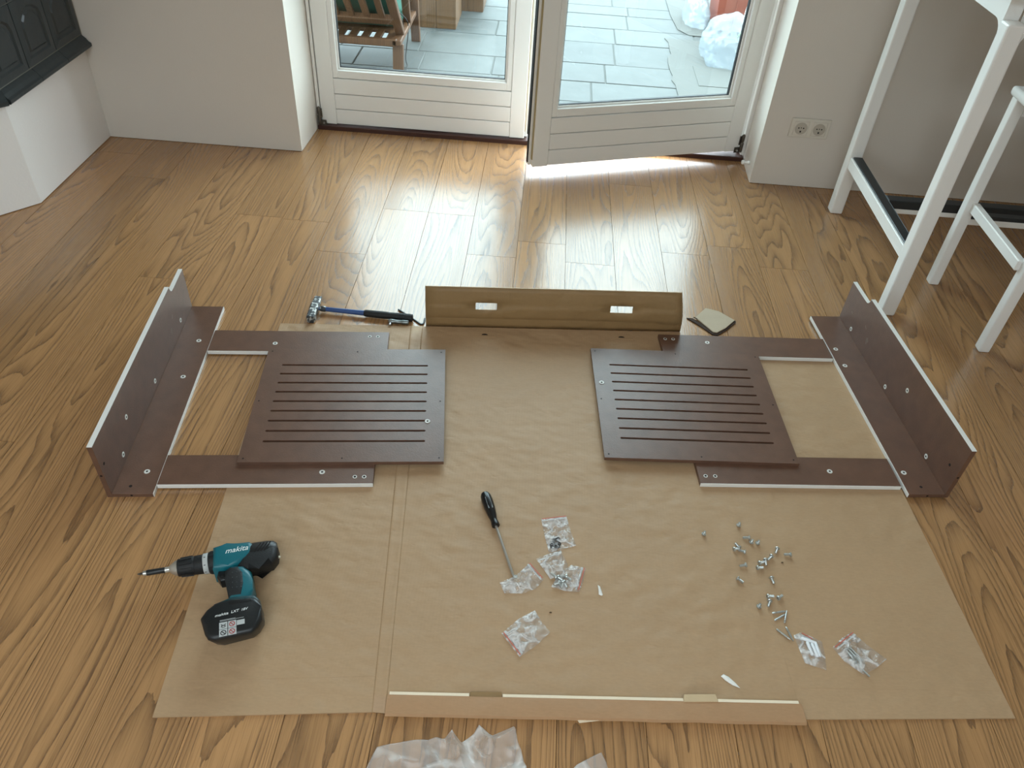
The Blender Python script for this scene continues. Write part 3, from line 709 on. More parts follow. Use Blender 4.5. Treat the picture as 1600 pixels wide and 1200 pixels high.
def L_piece(label, loc, rz, mir, z0, caps_base, caps_up, holes_base, holes_up):
    t = thing('angle_bracket_board', label, 'board', (*loc, z0), rz, 'pairs of brown boards joined at a right angle'); s = -1 if mir else 1
    W, Ln = .096, .764
    b = BM(); box(b, min(0, s * W), max(0, s * W), 0, Ln, .0, Tk, .0006); base = obj('base_board', b, film, t)
    b = BM(); xe = s * W; box(b, min(xe, xe + s * .0012), max(xe, xe + s * .0012), 0, Ln, .0002, Tk - .0002); obj('edge_band', b, lam, base)
    # upright with a stepped, rounded cut-out at the back end
    hi, lo = .170, .147
    pts = [(0, 0), (Ln, 0), (Ln, lo)] + [(.668 - .004 * k, lo) for k in range(2)]
    pts += [(.655 - .02 * math.sin(math.pi / 2 * k / 6), lo + .0 + (hi - lo) * (1 - math.cos(math.pi / 2 * k / 6))) for k in range(1, 7)] + [(.600, hi), (0, hi)]
    mm = Matrix(((0, 0, 1, 0), (1, 0, 0, 0), (0, 1, 0, 0), (0, 0, 0, 1)))
    b = BM(); x_in, x_out = 0, -s * Tk; prism(b, pts, min(x_in, x_out), max(x_in, x_out), 0, 1, mm)
    bmesh.ops.bevel(b, geom=[e for e in b.edges if e.calc_length() > .1], offset=.0005, segments=1, affect='EDGES')
    upr = obj('upright_board', b, film, t)
    b = BM(); top = pts[2:]
    for (y0, z_0), (y1, z_1) in zip(top, top[1:]):
        q = [b.verts.new((x, yy, zz + .0009)) for x, yy, zz in ((x_in, y0, z_0), (x_out, y0, z_0), (x_out, y1, z_1), (x_in, y1, z_1))]
        b.faces.new(q)
    eb = obj('edge_band', b, lam, upr); md = eb.modifiers.new('thickness', 'SOLIDIFY'); md.thickness = .0012; md.offset = 0
    for x, y in caps_base: cap(t, x, y, Tk)
    for y, z in caps_up: cap(t, s * .0002, y, z, (s, 0, 0))
    for x, y in holes_base: hole(t, x, y, Tk)
    for y, z in holes_up: hole(t, s * .0001, y, z, (s, 0, 0))
    hole(t, s * .045, 0, .006, (0, -1, 0), .003); hole(t, -s * .006, 0, .075, (0, -1, 0), .003)
    # pale scuffs on the upright
    sc_m = mat('chalk_scuff', '#8f857b', .9, bump=.1)
    for (y, z, l, a) in ((.60, .085, .012, .6), (.57, .05, .02, 1.1), (.565, .06, .014, .9), (.70, .07, .01, .4)):
        b = BM(); bar(b, (s * .0001, y, z), (s * .0001, y + l * math.cos(a), z + l * math.sin(a)), .0024, .0003, (s, 0, 0)); obj('scuff', b, sc_m, upr)
    return t
L_piece('right-angled brown boards on the bare floor, left of the left slotted panel', (-.953, 1.187), R(6.5), False, 0,
        [(.062, .591), (.058, .428), (.062, .071)], [(.652, .041), (.382, .036), (.18, .093), (.107, .035)], [(.037, .024)], [(.019, .097)])
L_piece('right-angled brown boards near the white table, right of the right slotted panel', (1.106, 1.402), R(6.0), True, .0042,
        [(-.075, .591), (-.075, .511), (-.078, .074)], [(.674, .029), (.399, .027), (.306, .095), (.122, .024)], [(-.053, .025)], [(.038, .082)])
def rail(label, loc, rz, L, z0, caps, holes):
    t = thing('frame_rail', label, 'board', (*loc, z0), rz, 'brown rails with one white edge')
    b = BM(); box(b, 0, L, 0, .098, 0, Tk, .0006); obj('rail_board', b, film, t)
    b = BM(); box(b, 0, L, -.0012, .0, .0002, Tk - .0002); obj('edge_band', b, lam, t)
    for x, y in caps: cap(t, x, y, Tk)
    for x, y in holes:
        b = BM(); lathe(b, [(.0055, 0), (.0055, .0005), (.0035, .0006), (.0002, .0003)], (x, y, Tk), n=14); f_ = obj('bolt_ferrule', b, capw, t, True)
        b = BM(); lathe(b, [(.0032, 0), (.0032, .0003)], (x, y, Tk + .0005), n=10); obj('ferrule_hole', b, hole_m, f_)
rz_ = .0042
rail('brown rail under the far edge of the left slotted panel', (-.9155, 1.7345), R(6.3), .518, rz_, [(.187, .037)], [(.461, .075), (.485, .075)])
rail('brown rail under the near edge of the left slotted panel', (-.8575, 1.223), R(6.6), .517, rz_, [(.389, .038)], [(.471, .022), (.494, .022)])
rail('brown rail under the far edge of the right slotted panel', (.4245, 1.889), R(4.8), .527, rz_, [(.148, .062), ], [(.018, .075), (.043, .075)])
rail('brown rail under the near edge of the right slotted panel', (.476, 1.372), R(5.0), .525, rz_, [(.352, .048)], [(.018, .025), (.043, .025)])
def slot_panel(label, ctr, rz, z0):
    W, D = .512, .452; t = thing('slotted_panel', label, 'panel', (*ctr, z0), rz, 'brown panels with nine slots')
    b = BM()
    def loop(pts):
        v = [b.verts.new((x, y, 0)) for x, y in pts]; return [b.edges.new((v[i], v[(i + 1) % len(v)])) for i in range(len(v))]
    es = loop([(-W / 2, -D / 2), (W / 2, -D / 2), (W / 2, D / 2), (-W / 2, D / 2)])
    r = .0034
    for k in range(9):
        y = -.152 + .038 * k - .001; hx = .207 - r
        es += loop([(hx + r * math.cos(a), y + r * math.sin(a)) for a in [math.pi * (i / 6 - .5) for i in range(7)]] + [(-hx - r * math.cos(a), y - r * math.sin(a)) for a in [math.pi * (i / 6 - .5) for i in range(7)]])
    bmesh.ops.triangle_fill(b, edges=es, use_beauty=True)
    ex = bmesh.ops.extrude_face_region(b, geom=b.faces[:]); bmesh.ops.translate(b, verts=[v for v in ex['geom'] if isinstance(v, bmesh.types.BMVert)], vec=(0, 0, .010))
    obj('panel_board', b, film, t)
    for x in (-.244, 0, .244):
        for y in (-.213, 0, .213):
            if x == 0 and y == 0: continue
            hole(t, x, y, .010, r=.0022)
slot_panel('left brown slotted panel lying across its two rails', (-.459, 1.560), R(6.6), .0164)
slot_panel('right brown slotted panel lying across its two rails', (.472, 1.668), R(3.8), .0164)
def loose_ring(label, x, y, z):
    t = thing('screw_cap', label, 'cap', (x, y, z), 0, 'loose caps on the slotted panels')
    b = BM(); lathe(b, [(.0066, 0), (.0075, .0008), (.0066, .0018), (.0032, .0016), (.0028, .0008), (.0002, .0008)], n=18); obj('ring', b, capw, t, True)
    b = BM(); lathe(b, [(.0026, 0), (.0026, .0004)], (0, 0, .0008), n=8); obj('centre_hole', b, hole_m, t)
loose_ring('white screw cap at a slot end of the left panel', -.240, 1.505, .0266)
loose_ring('white screw cap near the left edge of the right panel', .231, 1.721, .0266)

# ------------------------------------------------------------------ cordless drill
teal = mat('teal_plastic', '#0f6470', .38, bump=.03, bscale=300)
blackp = mat('black_plastic', '#15181a', .40, bump=.04, bscale=250)
rubber = mat('black_rubber', '#101214', .62, bump=.12, bscale=400)
chrome = mat('chuck_steel', '#c2c0ba', .32, metal=.8, bump=.03, bscale=200)
greyring = mat('grey_print', '#b9bcbb', .5, bump=.02)
whitep = mat('white_print', '#eef0ee', .5, bump=.01)
redp = mat('red_print', '#a33a34', .5, bump=.01)
dz = .0036
DR = thing('cordless_drill', 'teal and black cordless drill lying on its side across the cardboard edge', 'drill', (-.60, .95, dz))
ax0 = Vector((-.784 + .60, .953 - .95, .038)); axd = Vector((.275, .085, 0)).normalized()
def drl(name, prof, m, n=24, parent=DR):
    b = BM(); lathe(b, [(r, s) for s, r in prof], ax0, axd, n); return obj(name, b, m, parent, True)
def dp(pts): return [(x + .60, y - .95) for x, y in pts]
drl('screwdriver_bit', [(0, .0012), (.004, .0022), (.012, .003), (.012, .0035)], hinge_m, 8)
drl('bit_collar', [(.0115, .0050), (.019, .0052), (.019, .0056)], chrome)
drl('bit_sleeve', [(.0185, .0058), (.020, .0062), (.055, .0062), (.0565, .0056)], blackp)
drl('bit_collar', [(.056, .0060), (.066, .0060), (.067, .0055)], chrome)
drl('chuck_nose', [(.0655, .0075), (.068, .0100), (.078, .0165), (.083, .0178), (.083, .0170)], chrome)
ck = drl('chuck_sleeve', [(.0825, .0182), (.0845, .0192), (.100, .0196), (.115, .0205), (.117, .0198), (.119, .0205), (.134, .0212), (.1355, .0200)], rubber)
for k in range(10):
    a = 2 * math.pi * k / 10; mm = axis_mtx(ax0, axd)
    b = BM(); bar(b, mm @ Vector((.0200 * math.cos(a), .0200 * math.sin(a), .088)), mm @ Vector((.0209 * math.cos(a), .0209 * math.sin(a), .113)), .004, .002, tuple((mm.to_3x3() @ Vector((math.cos(a), math.sin(a), 0))))); obj('grip_rib', b, rubber, ck)
rg_ = drl('mode_ring', [(.1355, .0215), (.137, .0224), (.145, .0226), (.1465, .0216)], greyring)
tr_ = drl('torque_ring', [(.1465, .0226), (.148, .0238), (.161, .0246), (.162, .0240)], rubber)
mm = axis_mtx(ax0, axd)
for k in range(16):
    a = 2 * math.pi * k / 16
    b = BM(); bar(b, mm @ Vector((.0240 * math.cos(a), .0240 * math.sin(a), .150)), mm @ Vector((.0246 * math.cos(a), .0246 * math.sin(a), .160)), .0035, .0016, tuple(mm.to_3x3() @ Vector((math.cos(a), math.sin(a), 0)))); obj('ring_rib', b, rubber, tr_)
    if k % 2 == 0:
        b = BM(); bar(b, mm @ Vector((.0222 * math.cos(a), .0222 * math.sin(a), .138)), mm @ Vector((.0224 * math.cos(a), .0224 * math.sin(a), .142)), .0016, .001, tuple(mm.to_3x3() @ Vector((math.cos(a), math.sin(a), 0)))); obj('ring_mark', b, hole_m, rg_)
b = BM(); prism(b, dp([(-.640, 1.019), (-.612, 1.030), (-.566, 1.043), (-.556, 1.036), (-.553, 1.018), (-.560, 1.000), (-.572, .984), (-.590, .974), (-.604, .968), (-.622, .966)]), .006, .0685, .010, 4)
body = obj('body_shell', b, teal, DR, True)
drl('motor_housing', [(.222, .0262), (.226, .0285), (.238, .0292), (.272, .0288), (.284, .0265), (.290, .0215), (.2915, .012), (.2915, .001)], blackp, 28)
b = BM(); prism(b, dp([(-.566, 1.041), (-.530, 1.047), (-.503, 1.038), (-.497, 1.012), (-.503, .994), (-.530, .984), (-.548, .972), (-.575, .980), (-.566, 1.003), (-.560, 1.020)]), .012, .0655, .012, 3)
for v in b.verts:
    if v.co.z < .05: v.co.y += .016 * (1 - v.co.z / .05); v.co.x -= .006 * (1 - v.co.z / .05)
obj('rear_grip', b, rubber, DR, True)
for k in range(4):
    q = mm @ Vector((0, 0, .252 + k * .007)); b = BM(); bar(b, (q.x - .004, q.y - .012, .0665), (q.x + .003, q.y + .012, .0672), .0016, .001, (0, 0, 1)); obj('vent_slot', b, hole_m, DR)
b = BM(); prism(b, dp([(-.594, .972), (-.586, .980), (-.560, .982), (-.540, .970), (-.530, .946), (-.523, .925), (-.518, .900), (-.566, .896), (-.574, .918), (-.586, .944)]), .012, .0650, .012, 4); obj('grip_shell', b, teal, DR, True)
b = BM(); prism(b, dp([(-.598, .962), (-.588, .975), (-.570, .980), (-.552, .966), (-.541, .938), (-.536, .905), (-.566, .899), (-.576, .920), (-.588, .944)]), .010, .0670, .012, 4); gp = obj('grip_rubber', b, rubber, DR, True)
for i in range(4):
    for j in range(3):
        x, y = -.576 + j * .0085 + i * .004, .958 - i * .012 + j * .002
        b = BM(); lathe(b, [(.0013, 0), (.0009, .0006)], (x + .6, y - .95, .0668), n=6); obj('grip_dot', b, mat('grip_grey', '#4a4f52', .5, bump=.02), gp)
b = BM(); prism(b, dp([(-.614, .972), (-.592, .972), (-.588, .948), (-.600, .944), (-.611, .954)]), .024, .054, .006, 3); obj('trigger', b, blackp, DR, True)
b = BM(); prism(b, dp([(-.590, .880), (-.560, .900), (-.514, .911), (-.500, .900), (-.492, .880), (-.560, .858)]), .006, .0690, .008, 3); obj('battery_mount', b, mat('dark_teal_plastic', '#0f3a40', .4, bump=.03, bscale=250), DR, True)
b = BM(); prism(b, dp([(-.602, .842), (-.597, .862), (-.584, .880), (-.556, .888), (-.510, .901), (-.499, .896), (-.490, .880), (-.480, .853), (-.484, .834), (-.493, .822), (-.558, .800), (-.572, .800), (-.582, .810)]), 0, .0745, .009, 3)
for v in b.verts:
    if v.co.z < .06: v.co.y += .028 * (1 - v.co.z / .06); v.co.x -= (.014 if v.co.x > .06 else 0) * (1 - v.co.z / .06)
bt = obj('battery', b, blackp, DR, True)
b = BM(); prism(b, dp([(-.560, .884), (-.516, .897), (-.511, .889), (-.556, .876)]), .0705, .0753, .0015, 2); obj('latch', b, blackp, bt, True)
def M_(x, y, z, a): return Matrix.Translation((x + .60, y - .95, z)) @ Matrix.Rotation(a, 4, 'Z')
text_part('lettering', 'makita', .019, M_(-.586, 1.0155, .0686, R(19)), whitep, DR, .35, .0003, .95)
text_part('lettering', 'makita', .0085, M_(-.562, .8525, .0747, R(22)), whitep, bt, .3, .0003, 1.15)
text_part('lettering', 'LXT', .0085, M_(-.5385, .8625, .0747, R(22)), whitep, bt, .3, .0003)
text_part('lettering', '18V', .0080, M_(-.5215, .8690, .0747, R(22)), whitep, bt, .3, .0003)
lm = M_(-.531, .826, .0746, R(18.5))
def lbl(name, x0, x1, y0, y1, z, m):
    b = BM(); box(b, x0, x1, y0, y1, 0, .0003); bmesh.ops.transform(b, matrix=lm @ Matrix.Translation((0, 0, z)), verts=b.verts); return obj(name, b, m, bt)
for (xa, ya) in ((-.025, .001), (-.008, .001), (-.025, -.0155), (-.008, -.0155)): lbl('warning_label', xa, xa + .0155, ya, ya + .0155, 0, greyring)
lbl('warning_label', .0085, .0235, .004, .0150, 0, greyring)
for (cx, cy_, c) in ((-.0005, .009, redp), (-.017, -.0078, hole_m), (-.0005, -.0078, redp)):
    b = BM(); n_ = 16
    o_, i_ = [], []
    for k in range(n_):
        a = 2 * math.pi * k / n_; o_.append(b.verts.new((cx + .0058 * math.cos(a), cy_ + .0058 * math.sin(a), .0006))); i_.append(b.verts.new((cx + .0042 * math.cos(a), cy_ + .0042 * math.sin(a), .0006)))
    for k in range(n_): b.faces.new((o_[k], o_[(k + 1) % n_], i_[(k + 1) % n_], i_[k]))
    v4 = [b.verts.new((cx + sx, cy_ + sy, .0006)) for sx, sy in ((-.0042, .003), (-.003, .0042), (.0042, -.003), (.003, -.0042))]; b.faces.new(v4)
    bmesh.ops.transform(b, matrix=lm, verts=b.verts); obj('pictogram', b, c, bt)
b = BM()
for p, q in (((-.022, .006), (-.012, .012)), ((-.012, .006), (-.022, .012)), ((-.0205, .0115), (-.0195, .0045)), ((-.0135, .0115), (-.0145, .0045)), ((-.0195, .0045), (-.0145, .0045))):
    bar(b, (*p, .0005), (*q, .0005), .0009, .0003, (0, 0, 1))
bmesh.ops.transform(b, matrix=lm, verts=b.verts); obj('pictogram', b, hole_m, bt)
for k, l in enumerate((.046, .030)):
    b = BM(); bar(b, (-.024, .0195 + k * .002, .0003), (-.024 + l, .0195 + k * .002, .0003), .0007, .0003, (0, 0, 1)); bmesh.ops.transform(b, matrix=lm, verts=b.verts); obj('small_print', b, greyring, bt)
q = mm @ Vector((0, 0, .288)); b = BM(); bar(b, (q.x - .002, q.y - .016, .040), (q.x + .012, q.y - .012, .040), .006, .005, (0, 0, 1), .0015); obj('rear_tab', b, mat('cream_plastic', '#d8d2bf', .5, bump=.02), DR)

# ------------------------------------------------------------------ hammer, hex key, bit holder, screwdriver
HM = thing('hammer', 'small hammer with blue and black handle and paint-spattered head', 'hammer', (-.50, 1.985, .0005))
spat = mat('spattered_steel', '#3d4042', .45, metal=.5, bump=.15, bscale=120)
nt = spat.node_tree; b_ = nt.nodes['Principled BSDF']; tc = nt.nodes.new('ShaderNodeTexCoord'); n1 = nt.nodes.new('ShaderNodeTexNoise'); n1.inputs['Scale'].default_value = 95; n1.inputs['Detail'].default_value = 2
nt.links.new(tc.outputs['Object'], n1.inputs['Vector']); cr = nt.nodes.new('ShaderNodeValToRGB'); cr.color_ramp.elements[0].position = .52; cr.color_ramp.elements[0].color = lin('#43474a'); cr.color_ramp.elements[1].position = .60; cr.color_ramp.elements[1].color = lin('#c9cbc8')
nt.links.new(n1.outputs[0], cr.inputs[0]); nt.links.new(cr.outputs[0], b_.inputs['Base Color'])
hd = Vector((-.006, .130, 0)).normalized(); hp = Vector((-.662 + .50, 1.922 - 1.985, .0135))
b = BM(); secs = [(0, .0105, .0125), (.003, .0125, .0135), (.030, .0125, .0135), (.036, .0115, .0125), (.050, .0125, .0130), (.070, .0125, .0125), (.100, .0118, .0075), (.122, .0112, .0030), (.124, .0108, .0022)]
rings = []
for s, wx, wz in secs:
    c0 = hp + hd * s; xx = Vector((hd.y, -hd.x, 0)); ch = .3
    pr_ = [(-1, -1 + ch), (-1 + ch, -1), (1 - ch, -1), (1, -1 + ch), (1, 1 - ch), (1 - ch, 1), (-1 + ch, 1), (-1, 1 - ch)]
    rings.append([b.verts.new(c0 + xx * (u * wx) + Vector((0, 0, v * wz))) for u, v in pr_])
for A, B in zip(rings, rings[1:]):
    for i in range(8): b.faces.new((A[i], A[(i + 1) % 8], B[(i + 1) % 8], B[i]))
b.faces.new(rings[0][::-1]); b.faces.new(rings[-1]); obj('head', b, spat, HM)
h0 = Vector((-.660 + .5, 1.984 - 1.985, .0135)); h1 = Vector((-.353 + .5, 1.972 - 1.985, .0135)); hdv = (h1 - h0).normalized()
b = BM(); lathe(b, [(.006, .010), (.0072, .018), (.0072, .06), (.0080, .12), (.0085, .16)], h0, hdv, 14); obj('shaft', b, mat('blue_lacquer', '#2f4f86', .35, bump=.05, bscale=120, var=.25, vscale=40), HM, True)
b = BM(); lathe(b, [(.0070, .013), (.0088, .016), (.0088, .030), (.0072, .032)], h0, hdv, 14); obj('collar', b, spat, HM, True)
b = BM(); lathe(b, [(.0086, .153), (.0112, .158), (.0116, .19), (.0118, .215), (.0108, .235), (.0120, .262), (.0118, .285), (.0126, .296), (.0118, .306), (.008, .3075)], h0, hdv, 18); gr = obj('grip', b, rubber, HM, True)
for s in (.268, .276, .284):
    b = BM(); lathe(b, [(.0119, s), (.0123, s + .001), (.0123, s + .003), (.0119, s + .004)], h0, hdv, 18, cap=False); obj('grip_band', b, rubber, gr, True)
blacksteel = mat('black_steel', '#1b1c1d', .35, metal=.4, bump=.05)
b = BM(); tube(b, smoothpath([(-.408, 2.026, .003), (-.380, 2.004, .003), (-.352, 1.981, .003), (-.332, 1.963, .003), (-.3245, 1.9585, .003), (-.3195, 1.9605, .003), (-.318, 1.968, .003), (-.318, 1.990, .003)], 5), .0027, 6)
tag(obj('hex_key', b, blacksteel), 'black bent hex key under the hammer grip beside the standing flap', 'hex key')
t = thing('bit_holder', 'short steel bit holder with round pin beside the hammer grip', 'tool', (-.395, 1.9515, .0035))
b = BM(); lathe(b, [(.0060, 0), (.0072, .002), (.0072, .018), (.0062, .020), (.0062, .040), (.0070, .043), (.0070, .058), (.0058, .062)], (-.030, 0, .0072), (1, 0, 0), 16); obj('tube', b, mat('dull_steel', '#7e8483', .35, metal=.9, bump=.08, bscale=120), t, True)
b = BM(); lathe(b, [(.0025, 0), (.0045, .001), (.005, .004), (.0045, .007), (.002, .009)], (-.024, -.008, .005), (0, -1, 0), 12); obj('pin', b, metal_m, t, True)
b = BM(); tube(b, [(-.024, .006, .008), (-.022, .012, .008)], .003, 8); obj('clip', b, blackp, t)
SD = thing('screwdriver', 'black-handled screwdriver on the cardboard pointing at a clear bag', 'screwdriver', (-.03, 1.17, .0034))
s0 = Vector((-.067 + .03, 1.280 - 1.17, .0135)); s1 = Vector((.020 + .03, 1.046 - 1.17, .005)); sv = (s1 - s0).normalized()
b = BM(); lathe(b, [(.004, 0), (.0095, .002), (.0128, .010), (.0138, .024), (.0132, .045), (.0108, .068), (.0082, .082), (.0084, .090), (.0098, .096), (.0096, .102), (.0040, .103)], s0, sv, 22); hnd = obj('handle', b, mat('handle_black', '#0f1113', .28, bump=.02), SD, True)
b = BM(); lathe(b, [(.0032, .102), (.0032, .236), (.0022, .244), (.001, .249)], s0, sv, 14); obj('shaft', b, chrome, SD, True)
for off in (-.0045, .0045):
    q0 = s0 + sv * .022 + Vector((sv.y, -sv.x, 0)).normalized() * -off + Vector((0, 0, .0127)); q1 = q0 + sv * .034 - Vector((0, 0, .0012))
    b = BM(); bar(b, q0, q1, .0022, .0006, (0, 0, 1)); obj('handle_print', b, mat('faded_print', '#8d9294', .5, bump=.02), hnd)

# ------------------------------------------------------------------ clear bags, hardware
def pt_seg(p, a, b):
    d = b - a; t = max(0, min(1, (p - a).dot(d) / max(d.dot(d), 1e-9))); return (p - (a + d * t)).length
def crumple(pts, z0, amp, freq, seed, cuts=5, lift=.0008, edge_w=.012, both=True, edge=0.0):
    """crumpled film over a polygon; returns bmesh (closed pouch if both)"""
    b = BM(); v = [b.verts.new((x, y, 0)) for x, y in pts]; f = b.faces.new(v)
    bmesh.ops.triangulate(b, faces=[f])
    for _ in range(cuts):
        lng = [e for e in b.edges if e.calc_length() > .0042]
        if not lng: break
        bmesh.ops.subdivide_edges(b, edges=lng, cuts=1); bmesh.ops.triangulate(b, faces=b.faces[:])
    P = [Vector((x, y)) for x, y in pts]; sd = Vector((seed * 11.3, seed * 5.7, 0))
    for w_ in b.verts:
        p = w_.co.to_2d(); d = min(pt_seg(p, P[i], P[(i + 1) % len(P)]) for i in range(len(P)))
        q = Vector((p.x, p.y, 0)) * freq + sd
        rn = (1 - abs(noise.noise(q)) * 2.2) * .6 + (1 - abs(noise.noise(q * 2.3)) * 2.2) * .3 + noise.noise(q * .5) * .4
        w_.co.z = z0 + lift + (edge + (1 - edge) * min(1, d / edge_w)) * amp * max(0, rn)
    if both:
        geo = bmesh.ops.duplicate(b, geom=b.faces[:] + b.edges[:] + b.verts[:])
        for g_ in geo['geom']:
            if isinstance(g_, bmesh.types.BMVert): g_.co.z = z0 + (g_.co.z - z0) * .12
    return b
zip_film = clear_film('zip_bag_film', opacity=.10, rough=.12, gloss=.6, white=(1, 1, 1, 1), bump=.8, bscale=75, crease=15, crease_glint_op=.6)  # crease streaks also paint white highlights onto the bags
zip_red = mat('zip_red_line', '#c56a58', .5, bump=.02); zip_white = clear_film('zip_strip', opacity=.6, rough=.25, gloss=.3)
zc = .0042
def bag(label, pts, zip_a, zip_b, inward, seed, amp=.008, redline=True):
    cx = sum(p[0] for p in pts) / len(pts); cy2 = sum(p[1] for p in pts) / len(pts)
    t = thing('zip_bag', label, 'plastic bag', (cx, cy2, zc), 0, 'small clear zip bags on the cardboard')
    lp = [(x - cx, y - cy2) for x, y in pts]
    obj('film', crumple(lp, 0, amp, 42, seed), zip_film, t, True)
    a = Vector((zip_a[0] - cx, zip_a[1] - cy2)); c = Vector((zip_b[0] - cx, zip_b[1] - cy2)); n = Vector(inward).normalized()
    zz = amp * .25 + .0015
    for off, wd, m_, nm in ((.003, .0022, zip_red, 'red_line'), (.0085, .0030, zip_white, 'zip_strip')):
        if nm == 'red_line' and not redline: continue
        p, q = a.lerp(c, .03) + n * off, a.lerp(c, .97) + n * off
        b = BM(); pts3 = [(*p.lerp(q, k / 8), zz + .0008 * noise.noise(Vector((k, seed, off * 99)))) for k in range(9)]
        for u, w2 in zip(pts3, pts3[1:]): bar(b, u, w2, .0008, wd, (0, 0, 1)) if False else bar(b, u, w2, wd, .0007, (0, 0, 1))
        obj(nm, b, m_, t)
    return t
bag('clear zip bag holding dark washers, farthest of the bags', [(.075, 1.224), (.136, 1.240), (.148, 1.19), (.160, 1.153), (.125, 1.138), (.097, 1.126), (.086, 1.17)], (.075, 1.224), (.136, 1.240), (.25, -1), 1)
bag('crumpled whitish empty bag lying on the bag of bolts', [(.067, 1.105), (.098, 1.124), (.124, 1.136), (.140, 1.100), (.142, 1.086), (.125, 1.068), (.102, 1.054), (.085, 1.08)], (.067, 1.105), (.124, 1.136), (.4, -.9), 2, .014, False)
bag('clear zip bag of bolts with red line beside the white paper sliver', [(.149, 1.097), (.182, 1.091), (.176, 1.055), (.167, 1.026), (.135, 1.026), (.104, 1.034), (.120, 1.066)], (.182, 1.091), (.167, 1.026), (-1, .2), 3, .010)
bag('empty clear bag at the tip of the screwdriver', [(-.011, 1.033), (.025, 1.058), (.054, 1.093), (.087, 1.053), (.071, 1.026), (.04, 1.010), (.001, 1.007)], (.054, 1.093), (.087, 1.053), (-.75, -.65), 4, .012)
bag('empty clear zip bag nearest the viewer in the middle', [(.002, .908), (.035, .945), (.070, .970), (.085, .945), (.105, .920), (.075, .885), (.043, .857), (.02, .885)], (.002, .908), (.043, .857), (.75, .65), 5, .010)
bag('clear bag holding white plastic dowels', [(.630, .962), (.649, .971), (.689, .952), (.688, .92), (.683, .885), (.641, .898)], (.649, .971), (.670, .958), (-.4, -.9), 6, .006)
bag('clear zip bag holding long screws, rightmost of the bags', [(.709, .940), (.735, .965), (.761, .982), (.790, .95), (.819, .923), (.79, .90), (.760, .882), (.726, .910)], (.709, .940), (.761, .982), (.65, -.75), 7, .012)
bolt_m = mat('zinc_bolt', '#c4c8c6', .30, metal=.75, bump=.05, bscale=300)
dark_st = mat('dark_washer', '#4c4d4d', .35, metal=.9, bump=.05)
def bolt_mesh(L, r=.0027, rh=.0047):
    """pan-head bolt: two meshes (head with slot rim, shank), axis along +X, head at x<0"""
    h = BM(); lathe(h, [(rh * .55, -.0032), (rh * .9, -.0026), (rh, -.0014), (rh, 0), (r, .0003)], (0, 0, 0), (1, 0, 0), 14)
    s = BM(); prof = [(r, 0)]
    k = int(L / .0012)
    for i in range(k): prof += [(r, L * (i + .2) / k), (r * .88, L * (i + .65) / k)]
    prof += [(r * .8, L)]; lathe(s, prof, (0, 0, 0), (1, 0, 0), 10)
    d = BM(); box(d, -.0034, -.0030, -rh * .5, rh * .5, -.0005, .0005)
    return h, s, d
def as_me(bm, m, nm):
    me = bpy.data.meshes.new(nm); bmesh.ops.recalc_face_normals(bm, faces=bm.faces); bm.to_mesh(me); bm.free(); me.materials.append(m)
    for p in me.polygons: p.use_smooth = True
    try: me.set_sharp_from_angle(angle=R(40))
    except Exception: pass
    return me
kinds = {}
for nm, L in (('short', .0140), ('stub', .008), ('long', .034)):
    h, s, d = bolt_mesh(L, (.0031 if nm != 'long' else .0021), (.0055 if nm != 'long' else .0036)); kinds[nm] = (as_me(h, bolt_m, 'head'), as_me(s, bolt_m, 'shank'), as_me(d, hole_m, 'slot'))
def put_bolt(name, kind, label, x, y, ang, tilt, z, group, cat='bolt'):
    t = thing(name, label, cat, (x, y, z), 0, group); t.rotation_euler = (0, R(tilt), R(ang))
    hm, sm, dm = kinds[kind]; h = link('head', hm, t); link('shank', sm, t); link('slot', dm, h)
G = 'loose zinc bolts scattered on the cardboard'
zb = zc + .0050
B = [(.467, 1.217, None, 'loose zinc bolt standing alone, leftmost of the scattered bolts'),
     (.556, 1.253, None, 'zinc bolt standing on its head, farthest of the scattered bolts'),
     (.574, 1.215, 180, 'zinc bolt lying crosswise just beyond the far trio of bolts'),
     (.579, 1.204, None, 'stubby zinc bolt touching the head of the crosswise far bolt'),
     (.594, 1.203, None, 'zinc bolt standing alone right of the far crosswise bolt'),
     (.546, 1.184, 118, 'upper zinc bolt of the three piled at the left'),
     (.534, 1.177, 20, 'leftmost zinc bolt of the three piled at the left'),
     (.557, 1.172, 160, 'rightmost zinc bolt of the three piled at the left'),
     (.637, 1.189, 246, 'zinc bolt lying tilted beyond the cluster of four'),
     (.665, 1.175, 180, 'zinc bolt farthest right of all the scattered bolts'),
     (.619, 1.165, 225, 'rightmost bolt of the cluster of four zinc bolts'),
     (.588, 1.143, 25, 'upper left bolt of the cluster of four zinc bolts'),
     (.603, 1.153, 268, 'upright-lying bolt in the middle of the cluster of four'),
     (.581, 1.129, 12, 'nearest bolt of the cluster of four zinc bolts'),
     (.553, 1.134, 193, 'single zinc bolt with its head right, left of the cluster of four'),
     (.530, 1.094, 322, 'single zinc bolt with its head left, below the other left bolts'),
     (.608, 1.103, 283, 'single zinc bolt pointing at the viewer, below the cluster of four'),
     (.591, 1.053, 10, 'left bolt of the near pair above the long pins'),
     (.614, 1.051, 40, 'right bolt of the near pair above the long pins'),
     (.566, 1.026, None, 'dark-looking zinc bolt standing left of the near bolts'),
     (.592, 1.040, 247, 'zinc bolt slanting between the near pair and the long pins')]
for x, y, a, l in B:
    if a is None: put_bolt('zinc_bolt', 'stub', l, x, y, 40, -78, zc + .0034, G)
    else: put_bolt('zinc_bolt', 'short', l, x, y, a, 7, zb, G)
